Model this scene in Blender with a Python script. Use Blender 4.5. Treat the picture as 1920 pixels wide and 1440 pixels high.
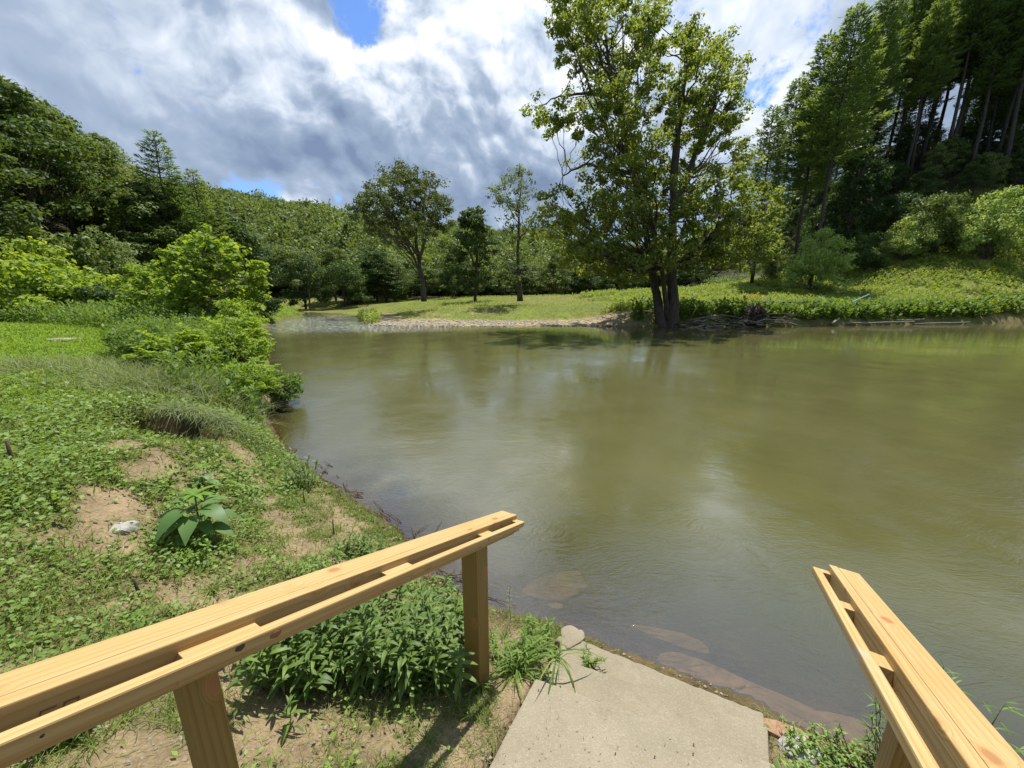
import bpy, bmesh, math, random
import numpy as np
from mathutils import Vector, Matrix

for o in list(bpy.data.objects): bpy.data.objects.remove(o)
S = bpy.context.scene
COL = S.collection
R = math.radians
rng = np.random.default_rng(7)
random.seed(7)

# ------------------------------------------------------------------ camera
FPX, PITCH, CAMZ = 712.0, R(13.2), 3.0
cam = bpy.data.cameras.new('camera'); camo = bpy.data.objects.new('camera', cam); COL.objects.link(camo)
cam.sensor_width = 36; cam.lens = FPX / 1920 * 36; cam.clip_start = 0.05; cam.clip_end = 3000
camo.location = (0, 0, CAMZ); camo.rotation_euler = (R(90) - PITCH, 0, 0)
S.camera = camo
S.render.engine = 'CYCLES'
S.cycles.max_bounces = 6; S.cycles.diffuse_bounces = 3; S.cycles.glossy_bounces = 2
S.cycles.transmission_bounces = 4; S.cycles.transparent_max_bounces = 6
S.cycles.use_denoising = True
S.cycles.caustics_reflective = False; S.cycles.caustics_refractive = False
S.cycles.use_fast_gi = False
S.view_settings.view_transform = 'Standard'; S.view_settings.look = 'None'
S.view_settings.exposure = 0.6; S.view_settings.gamma = 1.0

def pray(px, py):
    a = (px - 960) / FPX; b = (py - 720) / FPX
    return np.array([a, math.cos(PITCH) - b * math.sin(PITCH), -(b * math.cos(PITCH) + math.sin(PITCH))])
def at_y(px, py, Y):
    r = pray(px, py); t = Y / r[1]
    return np.array([r[0] * t, Y, CAMZ + r[2] * t])
def pdir(px, py):
    r = pray(px, py); return r / np.linalg.norm(r)

# ------------------------------------------------------------------ node helper
class NT:
    def __init__(s, tree): s.t = tree; s.n = tree.nodes; s.l = tree.links
    def new(s, typ, **kw):
        nd = s.n.new(typ)
        for k, v in kw.items():
            if k.startswith('i_'):
                nd.inputs[int(k[2:]) if k[2:].isdigit() else k[2:].replace('_', ' ')].default_value = v
            else: setattr(nd, k, v)
        return nd
    def put(s, nd, i, v):
        if hasattr(v, 'is_output') or isinstance(v, bpy.types.NodeSocket): s.l.new(v, nd.inputs[i])
        elif v is not None: nd.inputs[i].default_value = v
    def math(s, op, a, b=None, c=None, clamp=False):
        nd = s.n.new('ShaderNodeMath'); nd.operation = op; nd.use_clamp = clamp
        s.put(nd, 0, a); s.put(nd, 1, b); s.put(nd, 2, c); return nd.outputs[0]
    def vmath(s, op, a, b=None, out=0):
        nd = s.n.new('ShaderNodeVectorMath'); nd.operation = op
        s.put(nd, 0, a)
        if op == 'SCALE': s.put(nd, 3, b)
        else: s.put(nd, 1, b)
        return nd.outputs[out]
    def mix(s, f, a, b, blend='MIX'):
        nd = s.n.new('ShaderNodeMix'); nd.data_type = 'RGBA'; nd.blend_type = blend
        s.put(nd, 0, f); s.put(nd, 6, a); s.put(nd, 7, b); return nd.outputs[2]
    def rng(s, v, a, b, c=0., d=1., interp='LINEAR'):
        nd = s.n.new('ShaderNodeMapRange'); nd.interpolation_type = interp
        s.put(nd, 0, v); nd.inputs[1].default_value = a; nd.inputs[2].default_value = b
        nd.inputs[3].default_value = c; nd.inputs[4].default_value = d; return nd.outputs[0]
    def noise(s, vec, scale, detail=4, rough=.5, dist=0., col=False, lac=2.0):
        nd = s.n.new('ShaderNodeTexNoise'); s.put(nd, 'Vector', vec)
        nd.inputs['Scale'].default_value = scale; nd.inputs['Detail'].default_value = detail
        nd.inputs['Roughness'].default_value = rough; nd.inputs['Distortion'].default_value = dist
        nd.inputs['Lacunarity'].default_value = lac
        return nd.outputs['Color' if col else 'Fac']
    def voro(s, vec, scale, feature='F1', detail=0, out='Distance', rand=1.0):
        nd = s.n.new('ShaderNodeTexVoronoi'); nd.feature = feature; s.put(nd, 'Vector', vec)
        nd.inputs['Scale'].default_value = scale; nd.inputs['Detail'].default_value = detail
        nd.inputs['Randomness'].default_value = rand
        return nd.outputs[out]
    def mapping(s, vec, scale=(1, 1, 1), loc=(0, 0, 0), rot=(0, 0, 0)):
        nd = s.n.new('ShaderNodeMapping'); s.put(nd, 0, vec)
        nd.inputs[1].default_value = loc; nd.inputs[2].default_value = rot; nd.inputs[3].default_value = scale
        return nd.outputs[0]
def rgba(c): return (c[0], c[1], c[2], 1.0)

# ------------------------------------------------------------------ sun + sky
SUN_AZ, SUN_EL = R(24), R(67)          # azimuth clockwise from +y (ahead), elevation
sl = bpy.data.lights.new('sun', 'SUN'); sl.energy = 4.6; sl.angle = R(0.5); sl.color = (1, .955, .87)
so = bpy.data.objects.new('sun', sl); COL.objects.link(so)
sdir = Vector((math.sin(SUN_AZ) * math.cos(SUN_EL), math.cos(SUN_AZ) * math.cos(SUN_EL), math.sin(SUN_EL)))
so.rotation_euler = sdir.to_track_quat('Z', 'Y').to_euler(); so.location = (0, 0, 60)

def make_world():
    w = bpy.data.worlds.new('World'); S.world = w; w.use_nodes = True
    w.cycles.sampling_method = 'MANUAL'; w.cycles.sample_map_resolution = 256
    nt = NT(w.node_tree); nt.n.clear()
    out = nt.n.new('ShaderNodeOutputWorld'); bg = nt.n.new('ShaderNodeBackground'); bg.inputs[1].default_value = 0.1
    nt.l.new(bg.outputs[0], out.inputs[0])
    sky = nt.n.new('ShaderNodeTexSky'); sky.sky_type = 'NISHITA'; sky.sun_disc = False
    sky.sun_elevation = SUN_EL; sky.sun_rotation = SUN_AZ; sky.air_density = 1.0; sky.dust_density = 0.3; sky.ozone_density = 3.0
    v = nt.n.new('ShaderNodeTexCoord').outputs['Generated']
    # warp
    w1 = nt.noise(v, 3.2, 4, .55, col=True)
    w1 = nt.vmath('SUBTRACT', w1, (.5, .5, .5)); w1 = nt.vmath('SCALE', w1, .15)
    pv = nt.vmath('ADD', v, w1)
    sep = nt.n.new('ShaderNodeSeparateXYZ'); nt.l.new(v, sep.inputs[0])
    def lobe(px, py, r, soft=1.0):
        d = pdir(px, py); ds = nt.vmath('DISTANCE', pv, tuple(d), out=1)
        return nt.rng(ds, r * soft, 0, 0, 1, 'SMOOTHERSTEP')
    def lobe0(px, py, r):
        d = pdir(px, py); ds = nt.vmath('DISTANCE', v, tuple(d), out=1)
        return nt.rng(ds, r, 0, 0, 1, 'SMOOTHERSTEP')
    def add(*a):
        x = a[0]
        for y in a[1:]: x = nt.math('ADD', x, y)
        return x
    def mul(a, b): return nt.math('MULTIPLY', a, b)
    # billows
    sc = (1, 1, 1.15)
    pb = nt.mapping(pv, sc)
    off = tuple(np.array([.35, .1, .9]) * .024)
    def field(p):
        a = nt.noise(p, 2.6, 6, .55, dist=.15)
        b = nt.voro(p, 3.4, 'F1', 2)
        return nt.math('SUBTRACT', nt.math('MULTIPLY', a, 1.5), nt.math('MULTIPLY', b, .55))
    f0 = field(pb); f1 = field(nt.vmath('ADD', pb, off))
    relief = nt.math('SUBTRACT', f0, f1)
    # broad light layout of the cloud deck
    lay = add(mul(lobe(980, 60, .40), .5), mul(lobe(720, 60, .15), .5), mul(lobe(430, 30, .26), .36), mul(lobe(880, 30, .2), .35),
              mul(lobe(60, 40, .42), .24), mul(lobe(560, 410, .16), .55), mul(lobe(1270, 130, .42), .34), mul(lobe(1500, 60, .3), .22), mul(lobe(1480, 190, .16), .3),
              mul(lobe(950, 420, .1), .3), mul(lobe(640, 160, .2), .22), .26)
    lay = nt.math('SUBTRACT', lay, mul(lobe(600, 300, .5), .12))
    lay = nt.math('SUBTRACT', lay, mul(lobe(950, 300, .34), .16))
    brightp = lobe(850, 60, .75)
    rel = mul(relief, nt.rng(brightp, 0, 1, 1.2, 4.2))
    fine = nt.math('SUBTRACT', nt.noise(pb, 2.6, 7, .6), .5)
    val = add(lay, rel, mul(fine, nt.rng(brightp, 0, 1, .35, .6)))
    ramp = nt.n.new('ShaderNodeValToRGB'); nt.l.new(nt.math('ADD', nt.math('MULTIPLY', val, .82), .06), ramp.inputs[0])
    cr = ramp.color_ramp; cr.elements[0].position = -0.0; cr.elements[0].color = (.195, .262, .405, 1)
    cr.elements[1].position = 1.0; cr.elements[1].color = (1.0, 1.0, 1.0, 1)
    for p, c in ((.22, (.275, .36, .50)), (.42, (.37, .455, .595)), (.62, (.62, .70, .82)), (.8, (.86, .9, .97))):
        e = cr.elements.new(p); e.color = rgba(c)
    sd = nt.vmath('DISTANCE', v, tuple(sdir), out=1); glow = nt.rng(sd, .85, .0, 7.6, 15., 'SMOOTHERSTEP')   # the deck is brightest round the sun
    ccol = nt.vmath('SCALE', ramp.outputs[0], glow)
    # behind the camera, where the deck is seen only by reflection, stays mid grey
    holes = add(mul(lobe(665, -15, .13), 1.1), mul(lobe(482, 380, .105), 1.5), mul(lobe(640, 376, .035), 1.1), mul(lobe(1560, 60, .22), .2), mul(lobe(1250, 5, .09), .6), mul(lobe(1440, 140, .2), .3))
    hn = nt.math('SUBTRACT', nt.noise(pv, 13, 7, .66), .5)
    cover = nt.math('SUBTRACT', 1.0, nt.rng(nt.math('ADD', holes, mul(hn, 3.0)), .35, .95, 0, 1, 'SMOOTHSTEP'), clamp=True)
    bluet = nt.mix(1.0, sky.outputs[0], (.8, 1.0, 1.3, 1), 'MULTIPLY')
    col = nt.mix(cover, bluet, ccol)
    nt.l.new(col, bg.inputs[0])
make_world()

# ------------------------------------------------------------------ tagging helpers
def tag(o, label=None, cat=None, group=None, kind=None):
    if label: o['label'] = label
    if cat: o['category'] = cat
    if group: o['group'] = group
    if kind: o['kind'] = kind
    return o
def empty(name, loc, rz=0., label=None, cat=None, group=None):
    o = bpy.data.objects.new(name, None); COL.objects.link(o); o.location = [float(c) for c in loc]
    o.rotation_euler = (0, 0, rz); o.empty_display_size = .2
    return tag(o, label, cat, group)
def add_mesh(name, V, F, mat, parent=None, attr=None, smooth=False, colattr=None, loc=None):
    """V (n,3), F (m,k) uniform faces"""
    V = np.asarray(V, dtype=np.float32); F = np.asarray(F, dtype=np.int32)
    me = bpy.data.meshes.new(name); k = F.shape[1]
    me.vertices.add(len(V)); me.vertices.foreach_set('co', V.ravel())
    me.loops.add(F.size); me.loops.foreach_set('vertex_index', F.ravel())
    me.polygons.add(len(F)); me.polygons.foreach_set('loop_start', np.arange(0, F.size, k, dtype=np.int32))
    me.polygons.foreach_set('loop_total', np.full(len(F), k, dtype=np.int32))
    if smooth: me.polygons.foreach_set('use_smooth', np.ones(len(F), dtype=bool))
    me.update(calc_edges=True)
    if attr is not None:
        for nm, a in (attr.items() if isinstance(attr, dict) else {'v': attr}.items()):
            at = me.attributes.new(nm, 'FLOAT', 'POINT'); at.data.foreach_set('value', np.asarray(a, dtype=np.float32))
    if colattr is not None:
        at = me.color_attributes.new('col', 'FLOAT_COLOR', 'POINT')
        c = np.ones((len(V), 4), dtype=np.float32); c[:, :3] = colattr; at.data.foreach_set('color', c.ravel())
    me.materials.append(mat)
    o = bpy.data.objects.new(name, me); COL.objects.link(o)
    if parent is not None: o.parent = parent
    if loc is not None: o.location = [float(c) for c in loc]
    return o

# ------------------------------------------------------------------ numpy noise, geometry builders
def _h(ix, iy, s):
    n = (ix.astype(np.int64) * 374761393 + iy.astype(np.int64) * 668265263 + s * 974634777) & 0x7fffffff
    n = (n ^ (n >> 13)) * 1274126177 & 0x7fffffff
    return ((n ^ (n >> 16)) & 0xffff) / 65535.0
def vnoise(x, y, s=0):
    x = np.asarray(x, float); y = np.asarray(y, float)
    ix = np.floor(x); iy = np.floor(y); fx = x - ix; fy = y - iy
    fx = fx * fx * (3 - 2 * fx); fy = fy * fy * (3 - 2 * fy)
    a = _h(ix, iy, s); b = _h(ix + 1, iy, s); c = _h(ix, iy + 1, s); d = _h(ix + 1, iy + 1, s)
    return (a * (1 - fx) + b * fx) * (1 - fy) + (c * (1 - fx) + d * fx) * fy
def fbm(x, y, s=0, o=4, r=.5):
    t = 0; a = 1; n = 0
    for i in range(o):
        t = t + a * vnoise(x * 2 ** i + 17.3 * i, y * 2 ** i - 9.1 * i, s + i); n += a; a *= r
    return t / n
def sstep(a, b, x):
    t = np.clip((x - a) / (b - a), 0, 1); return t * t * (3 - 2 * t)
def unit(v): return v / np.maximum(np.linalg.norm(v, axis=-1, keepdims=True), 1e-9)
def rand_unit(n, g=None):
    g = g or rng; return unit(g.normal(size=(n, 3)))

class Geo:
    def __init__(s): s.V = []; s.F = []; s.A = []; s.n = 0
    def add(s, V, F, a=None):
        V = np.asarray(V, float); s.V.append(V); s.F.append(np.asarray(F) + s.n); s.n += len(V)
        s.A.append(np.full(len(V), .5) if a is None else np.broadcast_to(a, (len(V),)))
    def build(s, name, mat, parent=None, smooth=False, loc=None):
        return add_mesh(name, np.concatenate(s.V), np.concatenate(s.F), mat, parent, np.concatenate(s.A), smooth, loc=loc)
    def tube(s, pts, rad, sides=6, a=.5, cap=True):
        pts = np.asarray(pts, float); n = len(pts); rad = np.broadcast_to(rad, (n,))
        T = unit(np.gradient(pts, axis=0)); ref = np.array([1., 0, 0]) if abs(T[0][0]) < .8 else np.array([0, 1., 0])
        V = []
        for i in range(n):
            u = ref - T[i] * np.dot(ref, T[i]); u /= max(np.linalg.norm(u), 1e-9); w = np.cross(T[i], u)
            ang = np.arange(sides) / sides * 2 * math.pi
            V.append(pts[i] + rad[i] * (np.cos(ang)[:, None] * u + np.sin(ang)[:, None] * w))
        V = np.concatenate(V); F = []
        for i in range(n - 1):
            for j in range(sides):
                k = (j + 1) % sides; F.append((i * sides + j, i * sides + k, (i + 1) * sides + k, (i + 1) * sides + j))
        if cap:
            b = len(V); V = np.vstack([V, pts[-1] + T[-1] * rad[-1] * .5, pts[0]])
            for j in range(0, sides, 2):
                e = (n - 1) * sides; F.append((e + j, e + (j + 1) % sides, e + (j + 2) % sides, b))
                F.append(((j + 2) % sides, (j + 1) % sides, j, b + 1))
        s.add(V, F, a)
    def kites(s, P, A, N, L, W, fold=.15, a=None, mid=.45):
        """one folded quad a leaf"""
        n = len(P); L = np.broadcast_to(L, (n,))[:, None]; W = np.broadcast_to(W, (n,))[:, None]
        A = unit(A); N = unit(N - A * np.sum(N * A, 1, keepdims=True)); B = np.cross(A, N)
        V = np.stack([P, P + A * L * mid + B * W * .5 + N * W * fold, P + A * L, P + A * L * mid - B * W * .5 + N * W * fold], 1).reshape(-1, 3)
        F = np.arange(n * 4).reshape(n, 4)
        s.add(V, F, np.repeat(rng.random(n) if a is None else np.broadcast_to(a, (n,)), 4))
    def strips(s, P, A, N, L, W, prof=(.1, .8, 1, .6, .05), droop=.3, fold=.0, a=None):
        """curved ribbons: leaves and grass blades; droop bends the axis against N"""
        n = len(P); m = len(prof); L = np.broadcast_to(L, (n,)); W = np.broadcast_to(W, (n,)); droop = np.broadcast_to(droop, (n,))
        A = unit(A); N = unit(N - A * np.sum(N * A, 1, keepdims=True)); B = np.cross(A, N)
        t = np.linspace(0, 1, m); cols = 3 if fold else 2
        rows = []
        for i in range(m):
            ang = droop * t[i] * 1.3
            ctr = P + A * (L * t[i] * np.cos(ang * .6))[:, None] - N * (L * t[i] * np.sin(ang * .8))[:, None]
            h = (W * prof[i] * .5)[:, None]
            if fold: rows += [ctr - B * h + N * h * fold, ctr, ctr + B * h + N * h * fold]
            else: rows += [ctr - B * h, ctr + B * h]
        V = np.stack(rows, 1).reshape(-1, 3); F = []
        for i in range(m - 1):
            for c in range(cols - 1):
                q = i * cols + c; F.append((q, q + 1, q + cols + 1, q + cols))
        F = (np.array(F)[None] + (np.arange(n) * m * cols)[:, None, None]).reshape(-1, 4)
        s.add(V, F, np.repeat(rng.random(n) if a is None else np.broadcast_to(a, (n,)), m * cols))

# ------------------------------------------------------------------ terrain
near_shore = [(200, -80), (60, -30), (20, -8), (9, -2.0), (5.5, .3), (3.9, 1.1), (3.0, 1.72), (2.35, 1.98), (1.98, 2.12), (1.9, 2.25), (.78, 2.78), (.45, 2.95), (-.32, 3.2), (-.82, 3.57), (-1.48, 4.45),
              (-2.45, 5.27), (-3.29, 5.98), (-4.62, 7.15), (-6.24, 9.22), (-9.0, 14.0), (-13.5, 20.5), (-18.5, 27), (-24, 36), (-27.5, 46), (-30.4, 56), (-38, 62), (-60, 66), (-90, 66)]
far_shore = [(-90, 78), (-60, 76), (-40, 71), (-28.2, 64), (-23.5, 57), (-19.9, 49.4), (-17.2, 43), (-14.5, 39.2), (-10, 38.2), (-5.75, 37.6), (2, 37.3), (8, 37.6), (12.5, 37.2), (18, 37.4), (25.7, 36.9), (33, 38), (41.5, 40.3),
             (55.8, 41.8), (75, 42), (120, 40), (200, 30)]
POLY = np.array(near_shore + far_shore, float)
NN = len(near_shore)
def river(x, y):
    """signed distance to the water's edge (land positive) and True where the nearest edge is the far bank"""
    x = np.asarray(x, float); y = np.asarray(y, float)
    best = np.full(x.shape, 1e9); far = np.zeros(x.shape, bool); ins = np.zeros(x.shape, bool)
    n = len(POLY)
    for i in range(n):
        ax, ay = POLY[i]; bx, by = POLY[(i + 1) % n]
        dx, dy = bx - ax, by - ay; t = np.clip(((x - ax) * dx + (y - ay) * dy) / (dx * dx + dy * dy), 0, 1)
        d = np.hypot(x - ax - t * dx, y - ay - t * dy); m = d < best
        best = np.where(m, d, best); far = np.where(m, i >= NN, far)
        c = ((ay > y) != (by > y)) & (x < (bx - ax) * (y - ay) / (by - ay + 1e-12) + ax); ins ^= c
    return np.where(ins, -best, best), far
EDGE_R = [(30, 100), (40, 86), (46, 73), (57, 67), (69, 64), (90, 60), (140, 50)]
def beyond(x, y, E):
    """distance past a left-to-right edge line"""
    best = np.full(np.shape(x), 1e9); sg = np.zeros(np.shape(x))
    for (ax, ay), (bx, by) in zip(E[:-1], E[1:]):
        dx, dy = bx - ax, by - ay; t = np.clip(((x - ax) * dx + (y - ay) * dy) / (dx * dx + dy * dy), 0, 1)
        d = np.hypot(x - ax - t * dx, y - ay - t * dy); m = d < best
        best = np.where(m, d, best); sg = np.where(m, np.sign(dx * (y - ay) - dy * (x - ax)), sg)
    return best * sg
def edge_left(y): return np.interp(y, [-30, 8, 25, 50, 62, 80, 130, 300], [70, 46, 34, 36, 42, 60, 40, 20])
STEP_U = np.array([.454, .891]); STEP_N = np.array([.891, -.454])
def height(x, y, detail=True):
    x = np.asarray(x, float); y = np.asarray(y, float)
    d, far = river(x, y)
    dl = np.maximum(d, 0)
    # near bank
    cut = 1.38 * (1 - np.exp(-dl / .85)); gentle = np.minimum(.33 * dl, .9) + .5 * (1 - np.exp(-np.maximum(dl - 2.6, 0) / 1.5))
    wc = sstep(-1.6, -4.2, x) * sstep(5, 8, y + 0 * x - 0.0) ; wc = np.maximum(wc, sstep(-3.2, -5.0, x))
    hn = cut * wc + gentle * (1 - wc)
    hn = hn + .9 * sstep(38, 50, y) * sstep(0, 8, dl) * (x < 0)
    # far bank
    bar = np.interp(dl, [0, 6, 9, 14, 30, 60], [0, .32, .75, 1.5, 2.5, 3.0])
    m = np.interp(x, [5, 20, 30, 46, 52, 60, 76, 100], [.05, .07, .09, .15, .22, .38, .58, .58])
    bank = 1.25 * (1 - np.exp(-dl / .8)) + m * np.clip(dl - 1, 0, 26)
    bank = np.where(x < 30, np.minimum(bank, 3.2 + .06 * np.maximum(x, 0)), bank)
    wb = sstep(7, 13, x); hf = bar * (1 - wb) + bank * wb
    h = np.where(far, hf, hn)
    # hills
    L = np.maximum(-x - edge_left(y), 0); h = h + np.minimum(L * np.interp(y, [30, 50, 75, 100, 140], [.62, .5, .26, .17, .15]), 34) * sstep(0, 8, L)
    Rr = np.clip(beyond(x, y, EDGE_R), 0, 45) * sstep(.55, .95, x / np.maximum(y, 1)) * (x > 20) * sstep(200, 120, y); h = h + Rr * .5
    C = np.maximum(y - 112 - .0 * x, 0); h = h + np.minimum(C * .24, 24) * sstep(60, 20, x) 
    C2 = np.maximum(y - 230, 0); h = h + np.minimum(C2 * .2, 16)
    # under water
    wd = np.maximum(-d, 0); near = np.exp(-((x - .8) ** 2 + (y - 3) ** 2) / 14)
    hw = -np.minimum(.22 * wd * near + .5 * wd * (1 - near), 1.6)
    h = np.where(d < 0, hw - .02, h)
    if detail:
        land = sstep(-.2, .5, d)
        h = h + land * ((fbm(x * 1.3, y * 1.3, 3) - .5) * .16 * sstep(0, 2, d) + (fbm(x * 7, y * 7, 5, 3) - .5) * .05 * np.exp(-np.hypot(x, y) / 12))
        h = h + sstep(20, 60, y) * sstep(2, 10, d) * (fbm(x * .12, y * .12, 8) - .5) * .8
    v = 5.72 + .12 * np.sin(x * 7) - y; h = h - .62 * sstep(-.03, .09, v) * np.exp(-np.maximum(v, 0) / .75) * np.exp(-((x + 5.2) / .62) ** 4) * sstep(.1, .5, d)   # scarp where the bank has slumped
    # keep the ground under the concrete steps and their treads
    u = x * STEP_U[0] + y * STEP_U[1]; nn = x * STEP_N[0] + y * STEP_N[1]
    on = sstep(-.86, -.79, nn) * sstep(.68, .58, nn) * sstep(2.75, 2.5, u)
    cap = np.interp(u, [0, 1.3, 2.7], [.3, .02, -.3])
    h = np.where(on > 0, np.minimum(h, h * (1 - on) + cap * on), h)
    return h
def H1(x, y): return float(height(np.array([x]), np.array([y]))[0])
def ground_at(px, py, tmin=1.0, tmax=400):
    """where the view ray through a pixel of the photograph meets the ground"""
    r = pray(px, py); ts = np.geomspace(tmin, tmax, 1600); X = r[0] * ts; Y = r[1] * ts; Z = CAMZ + r[2] * ts
    g = np.maximum(height(X, Y), 0) >= Z; i = int(np.argmax(g)) if g.any() else len(ts) - 1
    return np.array([X[i], Y[i], float(height(X[i:i+1], Y[i:i+1])[0])])

# bare patches of sandy soil on the near bank: x, y, radius
_DP = [(205, 955, .42), (290, 862, .3), (262, 880, .3), (225, 835, .3), (455, 855, .3), (470, 1060, .34), (400, 1040, .2), (215, 1140, .14), (330, 1120, .2),
       (270, 1400, .35), (400, 1420, .3), (600, 1400, .38), (720, 1400, .3), (130, 1430, .15), (810, 1400, .2), (560, 1330, .15), (280, 1290, .1), (880, 1380, .2), (690, 1350, .12)]
DIRT = [(*ground_at(px, py)[:2], r) for px, py, r in _DP]
def dirt(x, y):
    v = np.zeros(np.shape(x))
    for cx, cy, r in DIRT: v = np.maximum(v, .72 * np.exp(-((x - cx) ** 2 + (y - cy) ** 2) / (r * r * .75)))
    d, far = river(x, y)
    v = np.maximum(v, .42 * sstep(-4.6, -2.6, x) * sstep(6.5, 5, y)); v = np.maximum(v, .30 * sstep(.5, .62, fbm(x * .8, y * .8, 77)))
    v = np.maximum(v, .55 * np.exp(-np.maximum(d, 0) / .35) * (1 - far))
    v = v + (fbm(x * 3.1, y * 3.1, 21) - .5) * .95 + (fbm(x * 13, y * 13, 22, 3) - .5) * .5
    return np.clip(v, 0, 1)

def graded(a, b, fine, n):
    t = np.linspace(-1, 1, n); k = np.arcsinh(1 / fine); s = np.sinh(t * k) * fine
    return np.where(s < 0, s * a, s * b)

def ground_material():
    m = bpy.data.materials.new('ground'); m.use_nodes = True; nt = NT(m.node_tree); b = nt.n['Principled BSDF']
    at = nt.new('ShaderNodeVertexColor', layer_name='col').outputs[0]
    P = nt.new('ShaderNodeNewGeometry').outputs['Position']
    n1 = nt.noise(P, 3.0, 6, .65); n2 = nt.noise(P, 42, 5, .7); n3 = nt.noise(P, .35, 4, .6)
    c = nt.mix(nt.rng(n1, .3, .7), nt.mix(1, at, (.62, .6, .55, 1), 'MULTIPLY'), nt.mix(1, at, (1.25, 1.22, 1.15, 1), 'MULTIPLY'))
    c = nt.mix(nt.rng(n2, .35, .68), nt.mix(1, c, (.7, .68, .62, 1), 'MULTIPLY'), nt.mix(1, c, (1.15, 1.13, 1.1, 1), 'MULTIPLY'))
    c = nt.mix(nt.rng(n3, .35, .65), nt.mix(1, c, (.85, .82, .8, 1), 'MULTIPLY'), nt.mix(1, c, (1.1, 1.1, 1.0, 1), 'MULTIPLY'))
    nt.l.new(c, b.inputs['Base Color']); b.inputs['Roughness'].default_value = .95; b.inputs['Specular IOR Level'].default_value = .15
    bp = nt.new('ShaderNodeBump'); bp.inputs['Strength'].default_value = .8; bp.inputs['Distance'].default_value = .02
    nt.l.new(nt.math('ADD', n2, nt.math('MULTIPLY', nt.noise(P, 11, 4, .6), 2)), bp.inputs['Height']); nt.l.new(bp.outputs[0], b.inputs['Normal'])
    return m
def build_ground():
    xs = graded(330, 330, .004, 620); ys = graded(60, 520, .006, 640) 
    ys = np.where(ys > 0, ys, ys) + 2.2; xs = xs - .8
    X, Y = np.meshgrid(xs, ys); x = X.ravel(); y = Y.ravel(); z = height(x, y)
    nx, ny = len(xs), len(ys)
    i = np.arange((nx - 1) * (ny - 1)); r, c = i // (nx - 1), i % (nx - 1); a = r * nx + c
    F = np.stack([a, a + 1, a + nx + 1, a + nx], 1)
    d, far = river(x, y)
    col = np.zeros((len(x), 3)); col[:] = (.075, .105, .028)              # turf soil and green
    def blend(w, c): col[:] = col * (1 - w[:, None]) + np.array(c) * w[:, None]
    n = fbm(x * .25, y * .25, 31)
    dist = np.hypot(x, y)
    blend((~far & (dist > 9)) * sstep(9, 16, dist) * (d > 0), (.15, .235, .03))     # mown field
    blend((far & (d > 0)) * 1.0, (.155, .20, .045))                                   # meadow
    blend((far & (d > 0)) * sstep(.48, .62, n) * .7, (.21, .20, .075))
    blend(far * sstep(18, 30, d) * sstep(30, 10, x) * sstep(-10, 5, x), (.20, .19, .08))
    # gravel bar and the sandy lane above it
    gb = far * sstep(16, 9, x + (n - .5) * 10) * sstep(-22, -17, x) * sstep(6.5, 3.4, d + (fbm(x * .6, y * .6, 33) - .5) * 4.5) * (d > -.3)
    blend(gb, (.36, .30, .21))
    lane = far * np.exp(-((d - 9 - (x + 5) * .25) / 1.0) ** 2) * sstep(-15, -11, x) * sstep(2, -3, x) * sstep(.3, .55, fbm(x * .5, y * 1.2, 35))
    blend(lane * .9, (.32, .26, .17))
    cb = far * sstep(24, 30, x) * sstep(3.5, .8, d) * sstep(.35, .5, fbm(x * .35, y * .5, 36)) * (d > -.3)
    blend(cb * .5, (.20, .16, .10))
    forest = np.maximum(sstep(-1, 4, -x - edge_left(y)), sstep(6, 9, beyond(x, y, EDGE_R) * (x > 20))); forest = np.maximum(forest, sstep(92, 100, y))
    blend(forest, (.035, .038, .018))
    # near: sandy soil
    dt = dirt(x, y) * (dist < 14); blend(sstep(.28, .5, dt) * (~far) * (d > 0), (.30, .24, .17))
    lower = (~far) * (y < 4) * (np.abs(x) < 4) * (d > 0) * 1.0; blend(lower * .45, (.285, .225, .16))
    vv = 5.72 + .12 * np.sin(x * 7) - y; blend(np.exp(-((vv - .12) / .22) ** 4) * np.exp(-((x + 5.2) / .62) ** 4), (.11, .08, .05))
    blend((~far) * sstep(.5, .0, d) * (d > -.5) * (dist < 12), (.12, .095, .055))
    blend((d < -.02) * 1.0, (.13, .10, .055))
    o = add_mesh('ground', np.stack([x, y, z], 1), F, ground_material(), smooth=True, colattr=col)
    tag(o, kind='structure')
build_ground()

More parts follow.
